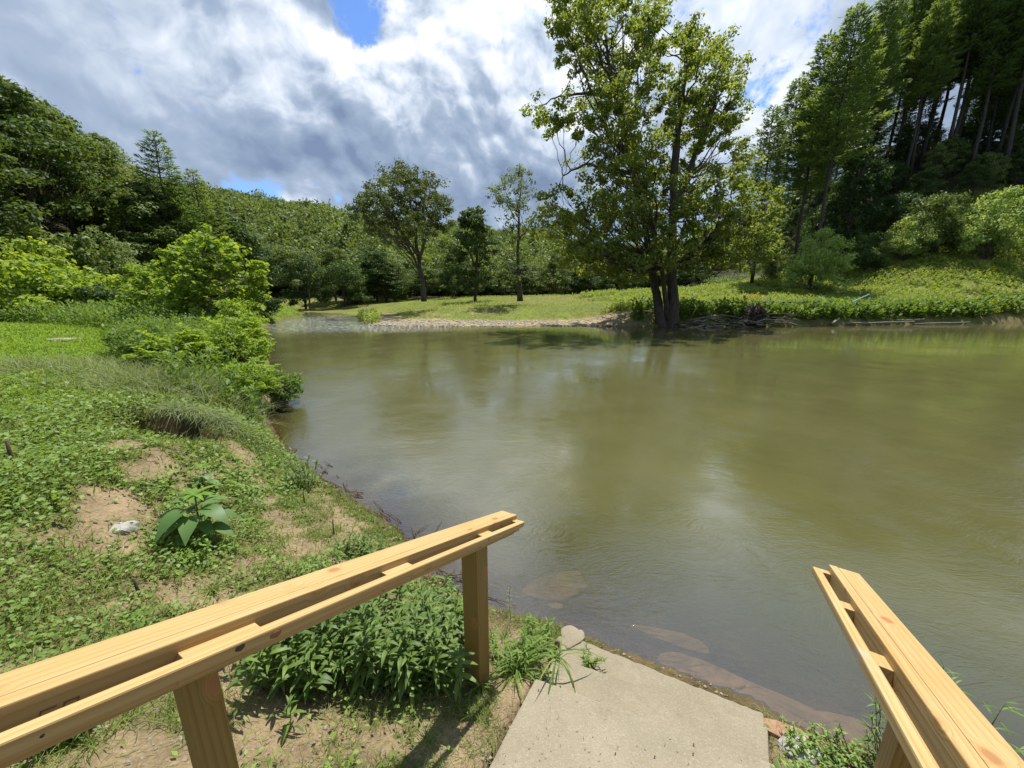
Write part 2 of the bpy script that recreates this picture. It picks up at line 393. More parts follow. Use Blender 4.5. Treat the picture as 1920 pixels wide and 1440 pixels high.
# ------------------------------------------------------------------ water
def build_water():
    xs = graded(90, 200, .01, 260) - .5; ys = graded(80, 88, .02, 240) + 3
    X, Y = np.meshgrid(xs, ys); x = X.ravel(); y = Y.ravel(); nx, ny = len(xs), len(ys)
    i = np.arange((nx - 1) * (ny - 1)); r, c = i // (nx - 1), i % (nx - 1); a = r * nx + c
    F = np.stack([a, a + 1, a + nx + 1, a + nx], 1)
    d, far = river(x, y); keep = d < 1.2; F = F[keep[F].any(1)]
    depth = np.clip(-height(x, y, False), 0, 3)
    rif = np.exp(-(((x + 22) / 9) ** 2 + ((y - 48) / 13) ** 2)) + .9 * np.exp(-(((x + 14) / 7) ** 2 + ((y - 36) / 3.5) ** 2))
    m = bpy.data.materials.new('river_water'); m.use_nodes = True; nt = NT(m.node_tree); nt.n.clear()
    out = nt.n.new('ShaderNodeOutputMaterial')
    P = nt.new('ShaderNodeNewGeometry').outputs['Position']
    dep = nt.new('ShaderNodeAttribute', attribute_name='depth').outputs['Fac']
    rf = nt.new('ShaderNodeAttribute', attribute_name='riffle').outputs['Fac']
    warp = nt.vmath('SCALE', nt.vmath('SUBTRACT', nt.noise(P, .35, 3, .5, col=True), (.5, .5, .5)), 2.2)
    Pw = nt.vmath('ADD', P, warp)
    # current-drawn ripples: elongated across the flow, calmer and busier patches
    a1 = nt.noise(nt.mapping(Pw, (1.0, 2.3, 1), rot=(0, 0, R(-18))), 1.6, 5, .55)
    a2 = nt.noise(nt.mapping(Pw, (1.0, 2.6, 1), rot=(0, 0, R(-32))), 7, 4, .6, dist=1.3)
    a3 = nt.noise(nt.mapping(Pw, (1.0, 1.8, 1)), .35, 3, .5)
    patch = nt.rng(nt.noise(P, .28, 3, .55), .38, .62, .35, 1.6)
    dcam = nt.vmath('LENGTH', P, out=1)
    farf = nt.rng(dcam, 4, 34, 1.0, .32)
    h = nt.math('ADD', nt.math('MULTIPLY', a1, .0042), nt.math('MULTIPLY', nt.math('MULTIPLY', a2, .0030), patch))
    a4 = nt.noise(nt.mapping(Pw, (1.0, 2.4, 1), rot=(0, 0, R(-26))), 21, 3, .6, dist=1.0); h = nt.math('ADD', h, nt.math('MULTIPLY', nt.math('MULTIPLY', a4, .0011), nt.rng(nt.noise(P, .55, 4, .6), .45, .62, .2, 2.0)))
    h = nt.math('ADD', h, nt.math('MULTIPLY', a3, .006))
    h = nt.math('ADD', h, nt.math('MULTIPLY', nt.math('MULTIPLY', nt.noise(nt.mapping(P, (1, 1.5, 1)), 3.0, 4, .6), rf), .3))
    bp = nt.new('ShaderNodeBump'); bp.inputs['Strength'].default_value = 1.0; bp.inputs['Distance'].default_value = 1.0
    nt.l.new(nt.math('MULTIPLY', h, farf), bp.inputs['Height'])
    murk = nt.new('ShaderNodeBsdfDiffuse')
    mn = nt.noise(Pw, .5, 4, .6)
    mc = nt.mix(nt.rng(mn, .3, .7), (.088, .086, .031, 1), (.112, .107, .042, 1)); nt.l.new(mc, murk.inputs[0])
    tr = nt.new('ShaderNodeBsdfTransparent'); tr.inputs[0].default_value = (.86, .78, .6, 1)
    fac = nt.math('SUBTRACT', 1.0, nt.math('POWER', 2.718, nt.math('MULTIPLY', dep, -2.9)))
    body = nt.new('ShaderNodeMixShader'); nt.l.new(fac, body.inputs[0]); nt.l.new(tr.outputs[0], body.inputs[1]); nt.l.new(murk.outputs[0], body.inputs[2])
    gl = nt.new('ShaderNodeBsdfGlossy'); gl.inputs['Roughness'].default_value = .012; nt.l.new(bp.outputs[0], gl.inputs['Normal'])
    gl.inputs[0].default_value = (1, 1, 1, 1)
    fr = nt.new('ShaderNodeFresnel'); fr.inputs[0].default_value = 2.3; nt.l.new(bp.outputs[0], fr.inputs['Normal'])
    ms = nt.new('ShaderNodeMixShader'); nt.l.new(fr.outputs[0], ms.inputs[0]); nt.l.new(body.outputs[0], ms.inputs[1]); nt.l.new(gl.outputs[0], ms.inputs[2])
    foam = nt.new('ShaderNodeBsdfDiffuse'); foam.inputs[0].default_value = (.50, .54, .58, 1)
    fn = nt.noise(nt.mapping(P, (.6, .35, 1)), 4.6, 6, .72); ff = nt.math('MULTIPLY', nt.rng(fn, .5, .57, 0, 1), nt.math('POWER', rf, .8), clamp=True)
    mf = nt.new('ShaderNodeMixShader'); nt.l.new(nt.math('MULTIPLY', ff, .30), mf.inputs[0]); nt.l.new(ms.outputs[0], mf.inputs[1]); nt.l.new(foam.outputs[0], mf.inputs[2])
    nt.l.new(mf.outputs[0], out.inputs[0])
    o = add_mesh('river', np.stack([x, y, x * 0], 1), F, m, smooth=True, attr={'depth': depth, 'riffle': np.clip(rif, 0, 1)})
    tag(o, kind='structure')
build_water()

# ------------------------------------------------------------------ materials for plants, wood, stone
def leaf_mat(name, ca, cb, trans=.4, tcol=None, rough=.55, hue=.0, spec=.22):
    m = bpy.data.materials.new(name); m.use_nodes = True; nt = NT(m.node_tree); nt.n.clear()
    out = nt.n.new('ShaderNodeOutputMaterial')
    v = nt.new('ShaderNodeAttribute', attribute_name='v').outputs['Fac']
    rnd = nt.new('ShaderNodeObjectInfo').outputs['Random']
    c = nt.mix(v, rgba(ca), rgba(cb))
    f = nt.rng(rnd, 0, 1, 1 - hue, 1 + hue)
    hs = nt.n.new('ShaderNodeHueSaturation'); nt.l.new(c, hs.inputs['Color']); nt.l.new(f, hs.inputs['Value'])
    hs.inputs['Saturation'].default_value = 1.0
    nt.l.new(nt.rng(rnd, 0, 1, .5 + hue * .06, .5 - hue * .06), hs.inputs['Hue'])
    c = hs.outputs[0]
    b = nt.n.new('ShaderNodeBsdfPrincipled'); nt.l.new(c, b.inputs['Base Color']); b.inputs['Roughness'].default_value = rough
    b.inputs['Specular IOR Level'].default_value = spec
    t = nt.n.new('ShaderNodeBsdfTranslucent'); nt.l.new(nt.mix(1, c, rgba(tcol or (1.9, 1.75, .75)), 'MULTIPLY'), t.inputs[0])
    ms = nt.n.new('ShaderNodeMixShader'); ms.inputs[0].default_value = trans
    nt.l.new(b.outputs[0], ms.inputs[1]); nt.l.new(t.outputs[0], ms.inputs[2]); nt.l.new(ms.outputs[0], out.inputs[0])
    return m
def bark_mat(name, ca, cb, scale=6.):
    m = bpy.data.materials.new(name); m.use_nodes = True; nt = NT(m.node_tree); b = nt.n['Principled BSDF']
    P = nt.new('ShaderNodeTexCoord').outputs['Object']
    n = nt.noise(nt.mapping(P, (1, 1, .25)), scale, 5, .65)
    nt.l.new(nt.mix(nt.rng(n, .35, .65), rgba(ca), rgba(cb)), b.inputs['Base Color']); b.inputs['Roughness'].default_value = .9
    bp = nt.new('ShaderNodeBump'); bp.inputs['Strength'].default_value = .7; bp.inputs['Distance'].default_value = .05
    nt.l.new(n, bp.inputs['Height']); nt.l.new(bp.outputs[0], b.inputs['Normal'])
    return m
M = {}
M['forest'] = leaf_mat('broad_leaf', (0.046, 0.086, 0.025), (0.102, 0.158, 0.044), .32, hue=.38)
M['forest_light'] = leaf_mat('pale_tree_leaf', (.075, .115, .038), (.145, .195, .065), .35, hue=.25)
M['conifer'] = leaf_mat('needles', (0.075, 0.13, 0.045), (0.165, 0.235, 0.07), .4, hue=.22)
M['sycamore'] = leaf_mat('sycamore_leaf', (0.105, 0.15, 0.032), (0.215, 0.27, 0.07), .5, hue=0)
M['round'] = leaf_mat('oak_leaf', (.06, .09, .03), (.12, .16, .055), .35, hue=0)
M['yellow'] = leaf_mat('young_leaf', (0.149, 0.23, 0.03), (0.27, 0.365, 0.054), .42, hue=.1)
M['shrub'] = leaf_mat('shrub_leaf', (0.14, 0.23, 0.03), (0.28, 0.38, 0.055), .42, hue=.12)
M['pale'] = leaf_mat('pale_leaf', (0.135, 0.189, 0.074), (0.23, 0.297, 0.121), .35, hue=.12)
M['bright'] = leaf_mat('light_bush_leaf', (.19, .28, .085), (.33, .42, .16), .45, hue=.08)
M['airy'] = leaf_mat('willow_leaf', (0.101, 0.149, 0.061), (0.176, 0.23, 0.095), .4, hue=.05)
M['weed'] = leaf_mat('weed_leaf', (.08, .145, .027), (.175, .26, .05), .35, hue=.08)
M['weedD'] = leaf_mat('knotweed_leaf', (.075, .13, .028), (.15, .225, .045), .32, rough=.5, spec=.3)
M['cover'] = leaf_mat('cover_leaf', (.095, .17, .036), (.245, .345, .075), .35, rough=.5, spec=.28)
M['grass'] = leaf_mat('grass_blade', (.11, .17, .033), (.25, .30, .085), .32)
M['lawn'] = leaf_mat('lawn_blade', (.15, .25, .03), (.23, .34, .045), .35)
M['reed'] = leaf_mat('reed_blade', (.13, .175, .055), (.24, .28, .13), .3)
M['dry'] = leaf_mat('dry_grass', (.20, .21, .09), (.34, .33, .17), .3)
M['meadow'] = leaf_mat('meadow_blade', (.15, .22, .035), (.26, .32, .075), .35)
M['big'] = leaf_mat('broad_weed_leaf', (.075, .15, .036), (.12, .21, .055), .28, rough=.5, spec=.35)
M['bigtop'] = leaf_mat('fresh_weed_leaf', (.12, .22, .03), (.18, .29, .05), .35)
M['yfl'] = leaf_mat('yellow_flower', (.5, .42, .04), (.62, .5, .06), .2)
M['orange'] = leaf_mat('orange_bloom', (.45, .28, .06), (.6, .36, .08), .2)
M['bark'] = bark_mat('bark', (.045, .036, .026), (.11, .09, .065))
M['barkpale'] = bark_mat('pale_bark', (.16, .14, .11), (.34, .31, .26), 2.5)
M['pinebark'] = bark_mat('pine_bark', (.03, .026, .022), (.08, .068, .055))
M['stem'] = bark_mat('plant_stem', (.10, .13, .045), (.16, .17, .07), 20)
M['drift'] = bark_mat('driftwood', (.14, .115, .085), (.38, .33, .26), 5)
M['deadstem'] = bark_mat('dead_stem', (.06, .035, .025), (.13, .08, .055), 20)

# ------------------------------------------------------------------ tree builders (meshes around a local origin at the trunk's base)
def curve(p0, p1, sag=0., n=5, wob=.0):
    p0 = np.asarray(p0, float); p1 = np.asarray(p1, float); t = np.linspace(0, 1, n)[:, None]
    P = p0 + (p1 - p0) * t; P[:, 2] += (np.sin(t[:, 0] * math.pi) * sag)
    if wob: P[1:-1] += rng.normal(size=(n - 2, 3)) * wob
    return P
def lobe_leaves(g, C, r, n, size, flat=.7, up=.5, fill=.55, aspect=.75):
    """n leaves through one clump"""
    D = rand_unit(n); rad = (fill + (1 - fill) * rng.random(n) ** .5); 
    D2 = D * np.array([1, 1, flat]); P = C + D2 * (r * rad)[:, None]
    lump = 1 + .35 * np.sin(D[:, 0] * 7 + C[0]) * np.sin(D[:, 1] * 6 + C[1]) ; P = C + (P - C) * lump[:, None]
    N = unit(D * .7 + np.array([0, 0, up]) + rng.normal(size=(n, 3)) * .45)
    A = unit(np.cross(N, rng.normal(size=(n, 3))) + np.array([0, 0, -.25]))
    L = size * (.6 + .8 * rng.random(n)); g.kites(P - A * L[:, None] * .5, A, N, L, L * aspect, a=np.clip(.5 + (rng.random(n) - .5) * .9 + (rng.random() - .5) * .3, 0, 1))
def broad_tree(h, w, nl=26, leaves=9000, size=.3, trunk=.32, low=.28, flat=.8):
    g = Geo(); t = Geo()
    P = curve((0, 0, -.6), (rng.normal() * .3, rng.normal() * .3, h * .82), n=9, wob=.12)
    t.tube(P, np.linspace(trunk, .05, 9), 8)
    for i in range(nl):
        f = (i + .5) / nl; z = h * (low + (1 - low) * f ** .8)
        prof = math.sin(math.pi * min(1, max(.08, (z / h - low * .7) / (1 - low * .7))) ** .8) ** .6
        an = i * 2.4 + rng.random(); rr = w * .5 * prof * (.45 + .5 * rng.random() ** .5)
        C = np.array([math.cos(an) * rr, math.sin(an) * rr, z - rng.random() * h * .06])
        r = w * (.13 + .09 * rng.random()); b = P[min(8, max(1, int((z / h - .18) * 8)))]
        t.tube(curve(b, C, -.1 * rr, 5, .08), np.linspace(trunk * .28, .02, 5), 4)
        for k in range(3):
            e = C + rand_unit(1)[0] * r * .8; t.tube(curve(C, e, 0, 3), np.linspace(.03, .01, 3), 3)
        n = int(leaves / nl); sub = 5
        for k in range(sub):
            c2 = C + rand_unit(1)[0] * np.array([1, 1, .7]) * r * .75
            lobe_leaves(g, c2, r * .62, n // sub, size, flat=.6, fill=.35)
    return t, g
def pine_tree(h, w, bare=.12, leaves=1.0, nwh=26, size=.5, trunk=.26):
    """white-pine look: whorls of level boughs, needle sprays along them"""
    g = Geo(); t = Geo()
    P = curve((0, 0, -.6), (rng.normal() * .25, rng.normal() * .25, h), n=8, wob=.06)
    t.tube(P, np.linspace(trunk, .03, 8), 7)
    for i in range(nwh):
        f = (i + .5) / nwh; z = h * (bare + (1 - bare) * f)
        env = (1 - f) ** .62 * (.55 + .45 * min(1, f * 4)); nb = 5
        for k in range(nb):
            L = w * .5 * env * (.55 + .55 * rng.random()) + .35
            an = k * 2 * math.pi / nb + i * 1.3 + rng.random() * .7
            dr = np.array([math.cos(an), math.sin(an), 0]); c = np.array([np.interp(z, P[:, 2], P[:, 0]), np.interp(z, P[:, 2], P[:, 1]), z])
            tip = c + dr * L + np.array([0, 0, L * (.12 + .25 * f - .1)])
            B = curve(c, tip, -.08 * L, 5); t.tube(B, np.linspace(.045, .008, 5), 3)
            m = max(8, int(L * 30 * leaves)); s = rng.random(m) ** .7 * .85 + .18
            ctr = np.stack([np.interp(s, np.linspace(0, 1, 5), B[:, j]) for j in range(3)], 1)
            side = np.cross(dr, [0, 0, 1.]); sp = (rng.random(m) - .5)[:, None] * 2 * (L * .34 * (1.15 - s) + .12)[:, None]
            Pp = ctr + side * sp + rng.normal(size=(m, 3)) * .06
            A = unit(dr * .9 + side * np.sign(sp) * .7 + np.array([0, 0, .28]) + rng.normal(size=(m, 3)) * .35)
            N = unit(np.array([0, 0, 1.]) + rng.normal(size=(m, 3)) * .5)
            g.kites(Pp, A, N, size * (.6 + .7 * rng.random(m)), size * .24, .0)
    for i in range(int(bare * 30)):        # dead stubs on the bare bole
        z = h * bare * rng.random(); an = rng.random() * 6.28; L = .5 + rng.random() * 1.3
        t.tube(curve((0, 0, z), (math.cos(an) * L, math.sin(an) * L, z - .1), 0, 3), np.linspace(.025, .008, 3), 3)
    return t, g
def bush(w, h, leaves=3500, size=.16, nl=14, aspect=.6):
    g = Geo(); t = Geo()
    for i in range(nl):
        an = rng.random() * 6.28; rr = w * .5 * rng.random() ** .6 * .8; f = rng.random()
        C = np.array([math.cos(an) * rr, math.sin(an) * rr, h * (.2 + .7 * f * (1 - (rr / (w * .5)) ** 2 * .6))])
        t.tube(curve((rng.normal() * .08, rng.normal() * .08, -.15), C, .1, 5, .04), np.linspace(.035, .008, 5), 4)
        r = w * (.13 + .08 * rng.random())
        for k in range(4):
            lobe_leaves(g, C + rand_unit(1)[0] * r * .7, r * .6, leaves // nl // 4, size, .6, .7, .25, aspect)
    return t, g
def sprays(w, h, n=60, size=.09, L0=1.0):
    """arching sprays of paired leaflets: a bright loose shrub"""
    g = Geo(); t = Geo()
    for i in range(n):
        an = rng.random() * 6.28; el = .25 + rng.random() * 1.1; rr = .5 + .6 * rng.random()
        tip = np.array([math.cos(an) * w * .5 * math.cos(el) * rr * 1.2, math.sin(an) * w * .5 * math.cos(el) * rr * 1.2, h * math.sin(el) * rr])
        B = curve((rng.normal() * .1, rng.normal() * .1, -.1), tip, .12 * h, 7, .02); t.tube(B, np.linspace(.014, .004, 7), 3)
        m = 11
        for j in range(m):
            s = .3 + .7 * j / m; c = np.array([np.interp(s, np.linspace(0, 1, 7), B[:, q]) for q in range(3)])
            # side frond with leaflets either side
            d = unit(tip * np.array([1, 1, .2]))[0:3]; sd = unit(np.cross(d, [0, 0, 1.]) * (1 if j % 2 else -1) + d * .7 + np.array([0, 0, .15]) + rng.normal(size=3) * .25)
            fl = L0 * .32 * (.7 + .5 * rng.random()); q = 8; ss = np.linspace(.15, 1, q)
            base = c + sd * (ss * fl)[:, None] - np.array([0, 0, 1.]) * (ss ** 2 * fl * .25)[:, None]
            out = np.cross(sd, [0, 0, 1.])
            for sg in (-1, 1):
                A = unit(out * sg + sd * .5 + rng.normal(size=(q, 3)) * .2); N = unit(np.array([0, 0, 1.]) + rng.normal(size=(q, 3)) * .3)
                g.kites(base, A, N, size * (.8 + .4 * rng.random(q)), size * .5, .1)
    return t, g

def place(name, proto, loc, s=1.0, rz=0., sz=None, label=None, cat='tree', group=None, tilt=None):
    """proto = (trunk mesh object data, crown mesh data); the thing is an Empty with two parts"""
    e = empty(name, loc, rz, label, cat, group); e.scale = (s, s, sz if sz else s)
    if tilt: e.rotation_euler = (tilt[0], tilt[1], rz)
    for nm, me in proto:
        o = bpy.data.objects.new(nm, me); COL.objects.link(o); o.parent = e
    return e
def proto(tg, bark, leaf, n1='trunk', n2='crown'):
    t, g = tg
    a = t.build(n1, bark, smooth=True); b = g.build(n2, leaf)
    r = ((n1, a.data), (n2, b.data)); bpy.data.objects.remove(a); bpy.data.objects.remove(b)
    return r

# ------------------------------------------------------------------ individual trees that stand out, shaped after their own outlines
def inside(px, py, poly):
    c = False; n = len(poly)
    for i in range(n):
        ax, ay = poly[i]; bx, by = poly[(i + 1) % n]
        if (ay > py) != (by > py) and px < (bx - ax) * (py - ay) / (by - ay) + ax: c = not c
    return c
def outline_tree(name, base, outline, trunks, nl, per, size, lr, leafm, barkm, depth, label, cat='tree', limb=.11, extra=(), thin=.0, sub=5, up=.5):
    """trunks: lists of (px,py,radius) paths; outline: crown silhouette, filled in depth as a solid of revolution-like volume"""
    Y = base[1]; base = np.array(base, float); extra = list(extra); e = empty(name, base, 0, label, cat)
    t = Geo(); g = Geo(); paths = []
    for tr in trunks:
        dy = rng.normal() * depth * .12
        P = np.array([at_y(px, py, Y + dy * min(1, k / 2)) - base for k, (px, py, r) in enumerate(tr)]); rad = [r for _, _, r in tr]
        s = np.linspace(0, len(P) - 1, len(P) * 4); Q = np.stack([np.interp(s, range(len(P)), P[:, j]) for j in range(3)], 1); rr = np.interp(s, range(len(P)), rad)
        Q[1:-1] = (Q[:-2] + Q[1:-1] * 2 + Q[2:]) / 4; Q[2:] += rng.normal(size=Q[2:].shape) * .05
        t.tube(Q, rr, 9); paths.append((Q, rr))
    xs = [p[0] for p in outline]; ys = [p[1] for p in outline]; pts = list(extra)
    tries = 0
    while len(pts) < nl + len(extra) and tries < 20000:
        tries += 1; px = rng.uniform(min(xs), max(xs)); py = rng.uniform(min(ys), max(ys))
        if not inside(px, py, outline): continue
        if pts and tries < 8000 and min((px - a) ** 2 + (py - b) ** 2 for a, b, *_ in pts) < (lr * FPX / Y * .62) ** 2: continue
        pts.append((px, py))
    cx = np.mean(xs)
    for q in pts:
        px, py = q[:2]
        L = min([x for x in xs]); half = (max(xs) - min(xs)) / 2
        u = (px - (max(xs) + min(xs)) / 2) / half; dmax = depth * math.sqrt(max(.06, 1 - u * u))
        C = at_y(px, py, Y + rng.uniform(-1, 1) * dmax) - base
        best = None; wj = rng.normal() * 1.3
        for Q, rr in paths:
            hd = np.hypot(Q[:, 0] - C[0], Q[:, 1] - C[1]); want = C[2] - hd * .6 + wj
            cost = np.abs(Q[:, 2] - want) + hd * .4 + (Q[:, 2] < .19 * at_y(xs[0], min(ys), Y)[2]) * 9; k = int(np.argmin(cost)); c = cost[k]
            if best is None or c < best[0]: best = (c, Q[k], rr[k])
        b, br = best[1], best[2]; dist = np.linalg.norm(C - b)
        B = curve(b, C, -.05 * dist, 8, .03 * dist ** .5 * 1.5); t.tube(B, np.linspace(min(br * .6, limb * (.5 + dist / 12)), .018, 8), 5)
        r = lr * (.75 + .5 * rng.random())
        for k in range(sub):
            c2 = C + rand_unit(1)[0] * np.array([1, 1, .8]) * r * .95
            t.tube(curve(B[-3] if k % 2 else B[-2], c2, 0, 4, .05), np.linspace(.025, .008, 4), 3)
            n = int(per / sub * (.6 + .8 * rng.random())); n = int(n * (1 - thin * rng.random()))
            lobe_leaves(g, c2, r * .55, n, size, .75, up, .2)
    t.build('trunk', barkm, e, smooth=True); g.build('crown', leafm, e)
    return e

# the large sycamore on the far water's edge
sb = at_y(1256, 606, 37.3); sb[2] = -.1
SYC = [(1075, -60), (1180, -70), (1225, -10), (1240, 60), (1265, 95), (1262, 20), (1310, 55), (1345, 75), (1385, 105), (1370, 160), (1395, 180), (1375, 235), (1420, 250), (1405, 320), (1450, 350), (1440, 400), (1462, 440),
       (1440, 480), (1395, 500), (1340, 505), (1300, 485), (1262, 500), (1228, 520), (1150, 530), (1095, 525), (1085, 480), (1035, 470), (1005, 430), (1000, 385), (1050, 345), (1045, 300), (1090, 270), (1075, 235), (1020, 245),
       (995, 205), (1025, 175), (1080, 190), (1110, 165), (1060, 120), (1035, 40)]
tree0 = outline_tree('sycamore_tree', sb, SYC,
    [[(1260, 625, .7), (1262, 560, .5), (1260, 480, .42), (1262, 380, .34), (1266, 280, .33), (1280, 170, .2), (1300, 80, .07)],
     [(1244, 625, .65), (1232, 560, .40), (1220, 490, .34), (1205, 400, .28), (1185, 310, .27), (1160, 200, .22), (1140, 110, .14), (1125, 0, .05)],
     [(1252, 600, .3), (1244, 520, .2), (1226, 430, .2), (1210, 350, .1)],
     [(1264, 500, .3), (1300, 470, .2), (1345, 440, .14), (1385, 410, .05)],
     [(1190, 325, .2), (1150, 320, .16), (1100, 305, .12), (1055, 330, .05)],
     [(1262, 390, .25), (1300, 300, .18), (1340, 200, .12), (1350, 110, .04)],
     [(1150, 180, .16), (1100, 175, .12), (1050, 180, .07), (1010, 200, .03)]],
    205, 380, .235, 1.05, M['sycamore'], M['bark'], 7.5, 'huge spreading sycamore with two dark trunks rising from the far water edge', limb=.095,
    extra=[(1025, 395), (1040, 425), (1060, 445), (1085, 470), (1110, 500), (1150, 510), (1190, 505), (1345, 480), (1390, 460), (1425, 440), (1440, 400), (1415, 360), (1390, 320), (1375, 400), (1330, 450), (1070, 400), (1055, 365), (1100, 440), (1300, 470), (1400, 480), (1015, 415), (1130, 470), (1170, 480), (1220, 500), (1360, 440), (1435, 470)] + [(1075 + 22 * i + 11 * (j % 2), 395 + 25 * j) for i in range(16) for j in range(5)] + [(1010, 200), (1035, 215), (1065, 185), (1100, 90), (1085, 45), (1120, 10), (1160, 40), (1200, 20), (1300, 75), (1340, 95), (1375, 120)], thin=.5)

# the round-crowned tree and the slim airy tree out on the meadow
RT = [(660, 395), (672, 380), (700, 350), (722, 328), (760, 316), (800, 330), (818, 350), (840, 385), (842, 410), (836, 430), (800, 440), (740, 442), (690, 430)]
rb = at_y(795, 562, 56.0); rb[2] = H1(rb[0], 56)
outline_tree('round_tree', rb, RT,
    [[(795, 565, .42), (792, 530, .3), (784, 480, .24), (778, 440, .2), (770, 390, .16), (765, 345, .05)], [(786, 490, .2), (800, 440, .15), (812, 400, .12), (822, 370, .04)],
     [(784, 480, .2), (750, 430, .14), (720, 400, .1), (690, 395, .04)], [(790, 520, .18), (770, 470, .14), (745, 420, .12), (730, 370, .05)], [(778, 440, .2), (795, 390, .12), (798, 345, .04)]],
    96, 270, .24, 1.2, M['round'], M['bark'], 7, 'tall round crowned tree standing alone on the meadow, sky showing between its limbs', limb=.1, sub=4)
ab = at_y(972, 560, 55.0); ab[2] = H1(ab[0], 55)
AT = [(928, 350), (950, 322), (975, 314), (992, 325), (998, 350), (992, 390), (1002, 430), (985, 450), (950, 445), (938, 400), (925, 385)]
outline_tree('slim_tree', ab, AT,
    [[(975, 565, .45), (972, 500, .22), (972, 440, .17), (975, 380, .1), (978, 330, .03)], [(972, 450, .12), (990, 430, .08), (1000, 400, .03)], [(973, 400, .1), (950, 370, .05), (945, 345, .02)]],
    30, 120, .26, .95, M['airy'], M['bark'], 2.5, 'slim airy pale tree with a bushy foot and dark gnarled base on the meadow', limb=.06,
    extra=[(920, 470), (940, 490), (960, 475), (985, 480), (1005, 490), (1025, 500), (935, 515), (965, 510), (995, 515), (1040, 520), (915, 500), (1015, 525), (950, 530)], thin=.3)
# young bright tree on the left bank
yb = np.array([-16.3, 20.0, H1(-16.3, 20.0)])
YT = [(380, 430), (405, 440), (418, 460), (450, 478), (470, 500), (492, 525), (505, 560), (490, 595), (460, 605), (400, 600), (330, 590), (290, 560), (235, 545), (255, 520), (300, 505), (308, 480), (345, 462)]
outline_tree('young_tree', yb, YT, [[(378, 625, .12), (376, 560, .09), (380, 500, .06), (382, 440, .02)], [(377, 570, .07), (420, 530, .04), (460, 520, .02)], [(377, 560, .07), (330, 530, .04), (300, 520, .02)]],
    70, 190, .2, .5, M['yellow'], M['bark'], 2.6, 'bright yellow-green young tree on the left bank in front of the dark wooded hill', limb=.04, up=1.1)

# ------------------------------------------------------------------ tree kinds for the woods
BT = [proto(broad_tree(14, 10, 26, 11000, .34), M['bark'], M['forest']), proto(broad_tree(16, 9, 28, 11000, .36, low=.2), M['bark'], M['forest']),
      proto(broad_tree(12, 11, 24, 10000, .34, low=.15), M['bark'], M['forest']), proto(broad_tree(18, 10, 32, 12000, .38, low=.3), M['bark'], M['forest'])]
BT += [proto(broad_tree(13, 11, 30, 12000, .28, low=.12), M['bark'], M['forest_light']), proto(broad_tree(17, 8.5, 30, 12000, .3, low=.22), M['bark'], M['forest_light'])]
PT = [proto(pine_tree(20, 8.5, .1, 1.0, 30), M['pinebark'], M['conifer']), proto(pine_tree(22, 7.5, .15, 1.1, 30), M['pinebark'], M['conifer'])]
TP = [proto(pine_tree(32, 9, .40, 1.2, 30, .55, .30), M['pinebark'], M['conifer']), proto(pine_tree(34, 8.5, .56, 1.2, 24, .55, .32), M['pinebark'], M['conifer']),
      proto(pine_tree(30, 9.5, .48, 1.2, 28, .55, .28), M['pinebark'], M['conifer'])]
BU = [proto(bush(5, 3.6, 5200, .22, 18), M['bark'], M['forest'], 'stems', 'leaves'), proto(bush(6, 4.2, 5600, .24, 18), M['bark'], M['yellow'], 'stems', 'leaves'), proto(bush(5, 4, 5200, .2, 18, .4), M['bark'], M['pale'], 'stems', 'leaves')]

SKY_X = [-400, 0, 60, 130, 180, 240, 270, 330, 400, 430, 480, 560, 650, 750, 850, 1000, 1150, 1300]
SKY_Y = [60, 105, 140, 205, 220, 275, 330, 350, 385, 398, 408, 428, 436, 442, 436, 440, 446, 440]
def room(x, y, z):
    """how tall a tree may grow here before it would top the wooded skyline"""
    f = y * math.cos(PITCH) - (z - CAMZ) * math.sin(PITCH); px = 960 + FPX * x / (y * math.cos(PITCH) - 8 * math.sin(PITCH))
    py = float(np.interp(px, SKY_X, SKY_Y)) + rng.uniform(-4, 14) + (46 if y < 140 else 0) * float(sstep(430, 480, px))
    r = pray(px, py); return CAMZ + r[2] * (y / r[1]) - z
def on_hill(x, y): return np.array([x, y, H1(x, y)])
# left hillside, back rows to front; the front ones get labels of their own
LG = 'leafy trees covering the left hillside'
used = []
def far_enough(x, y, r):
    for a, b in used:
        if (a - x) ** 2 + (y - b) ** 2 < r * r: return False
    used.append((x, y)); return True
k = 0
for tr in range(4000):
    y = rng.uniform(6, 125); L = rng.uniform(2, 62); x = -edge_left(y) - L
    if x < -1.42 * y - 8 or not far_enough(x, y, 5.6 + L * .03): continue
    i = rng.choice(6, p=[.2, .2, .2, .2, .1, .1]); P0 = on_hill(x, y); sc = rng.uniform(.85, 1.75 if L > 12 else 1.15); hr = room(x, y, P0[2]) / [14.5, 16.5, 12.5, 18.5, 13.5, 17.5][i]
    if hr < .33: continue
    place('leafy_tree', BT[i], P0, sc, rng.random() * 6.28, label='dark green leafy tree in the wood covering the left hillside', group=LG, sz=min(sc, hr))
    k += 1
    if k > 105: break
for px, py, Y, s, lab in [(285, 248, 46, 1.02, 'tallest dark conifer, layered boughs, breaking the left hill skyline'), (360, 318, 52, .8, 'second dark conifer on the left skyline, right of the tallest one'),
                     (392, 355, 56, .72, 'small dark conifer lowest on the left skyline slope'), (330, 330, 47, .7, 'dark conifer with drooping boughs between the tallest conifer and its lower neighbours')]:
    top = at_y(px, py, Y); z = H1(top[0], Y); h = top[2] - z
    place('conifer', PT[0], (top[0], Y, z), h / 20 * 1.0, rng.random() * 6, label=lab, group='dark conifers on the left skyline', sz=h / 20)
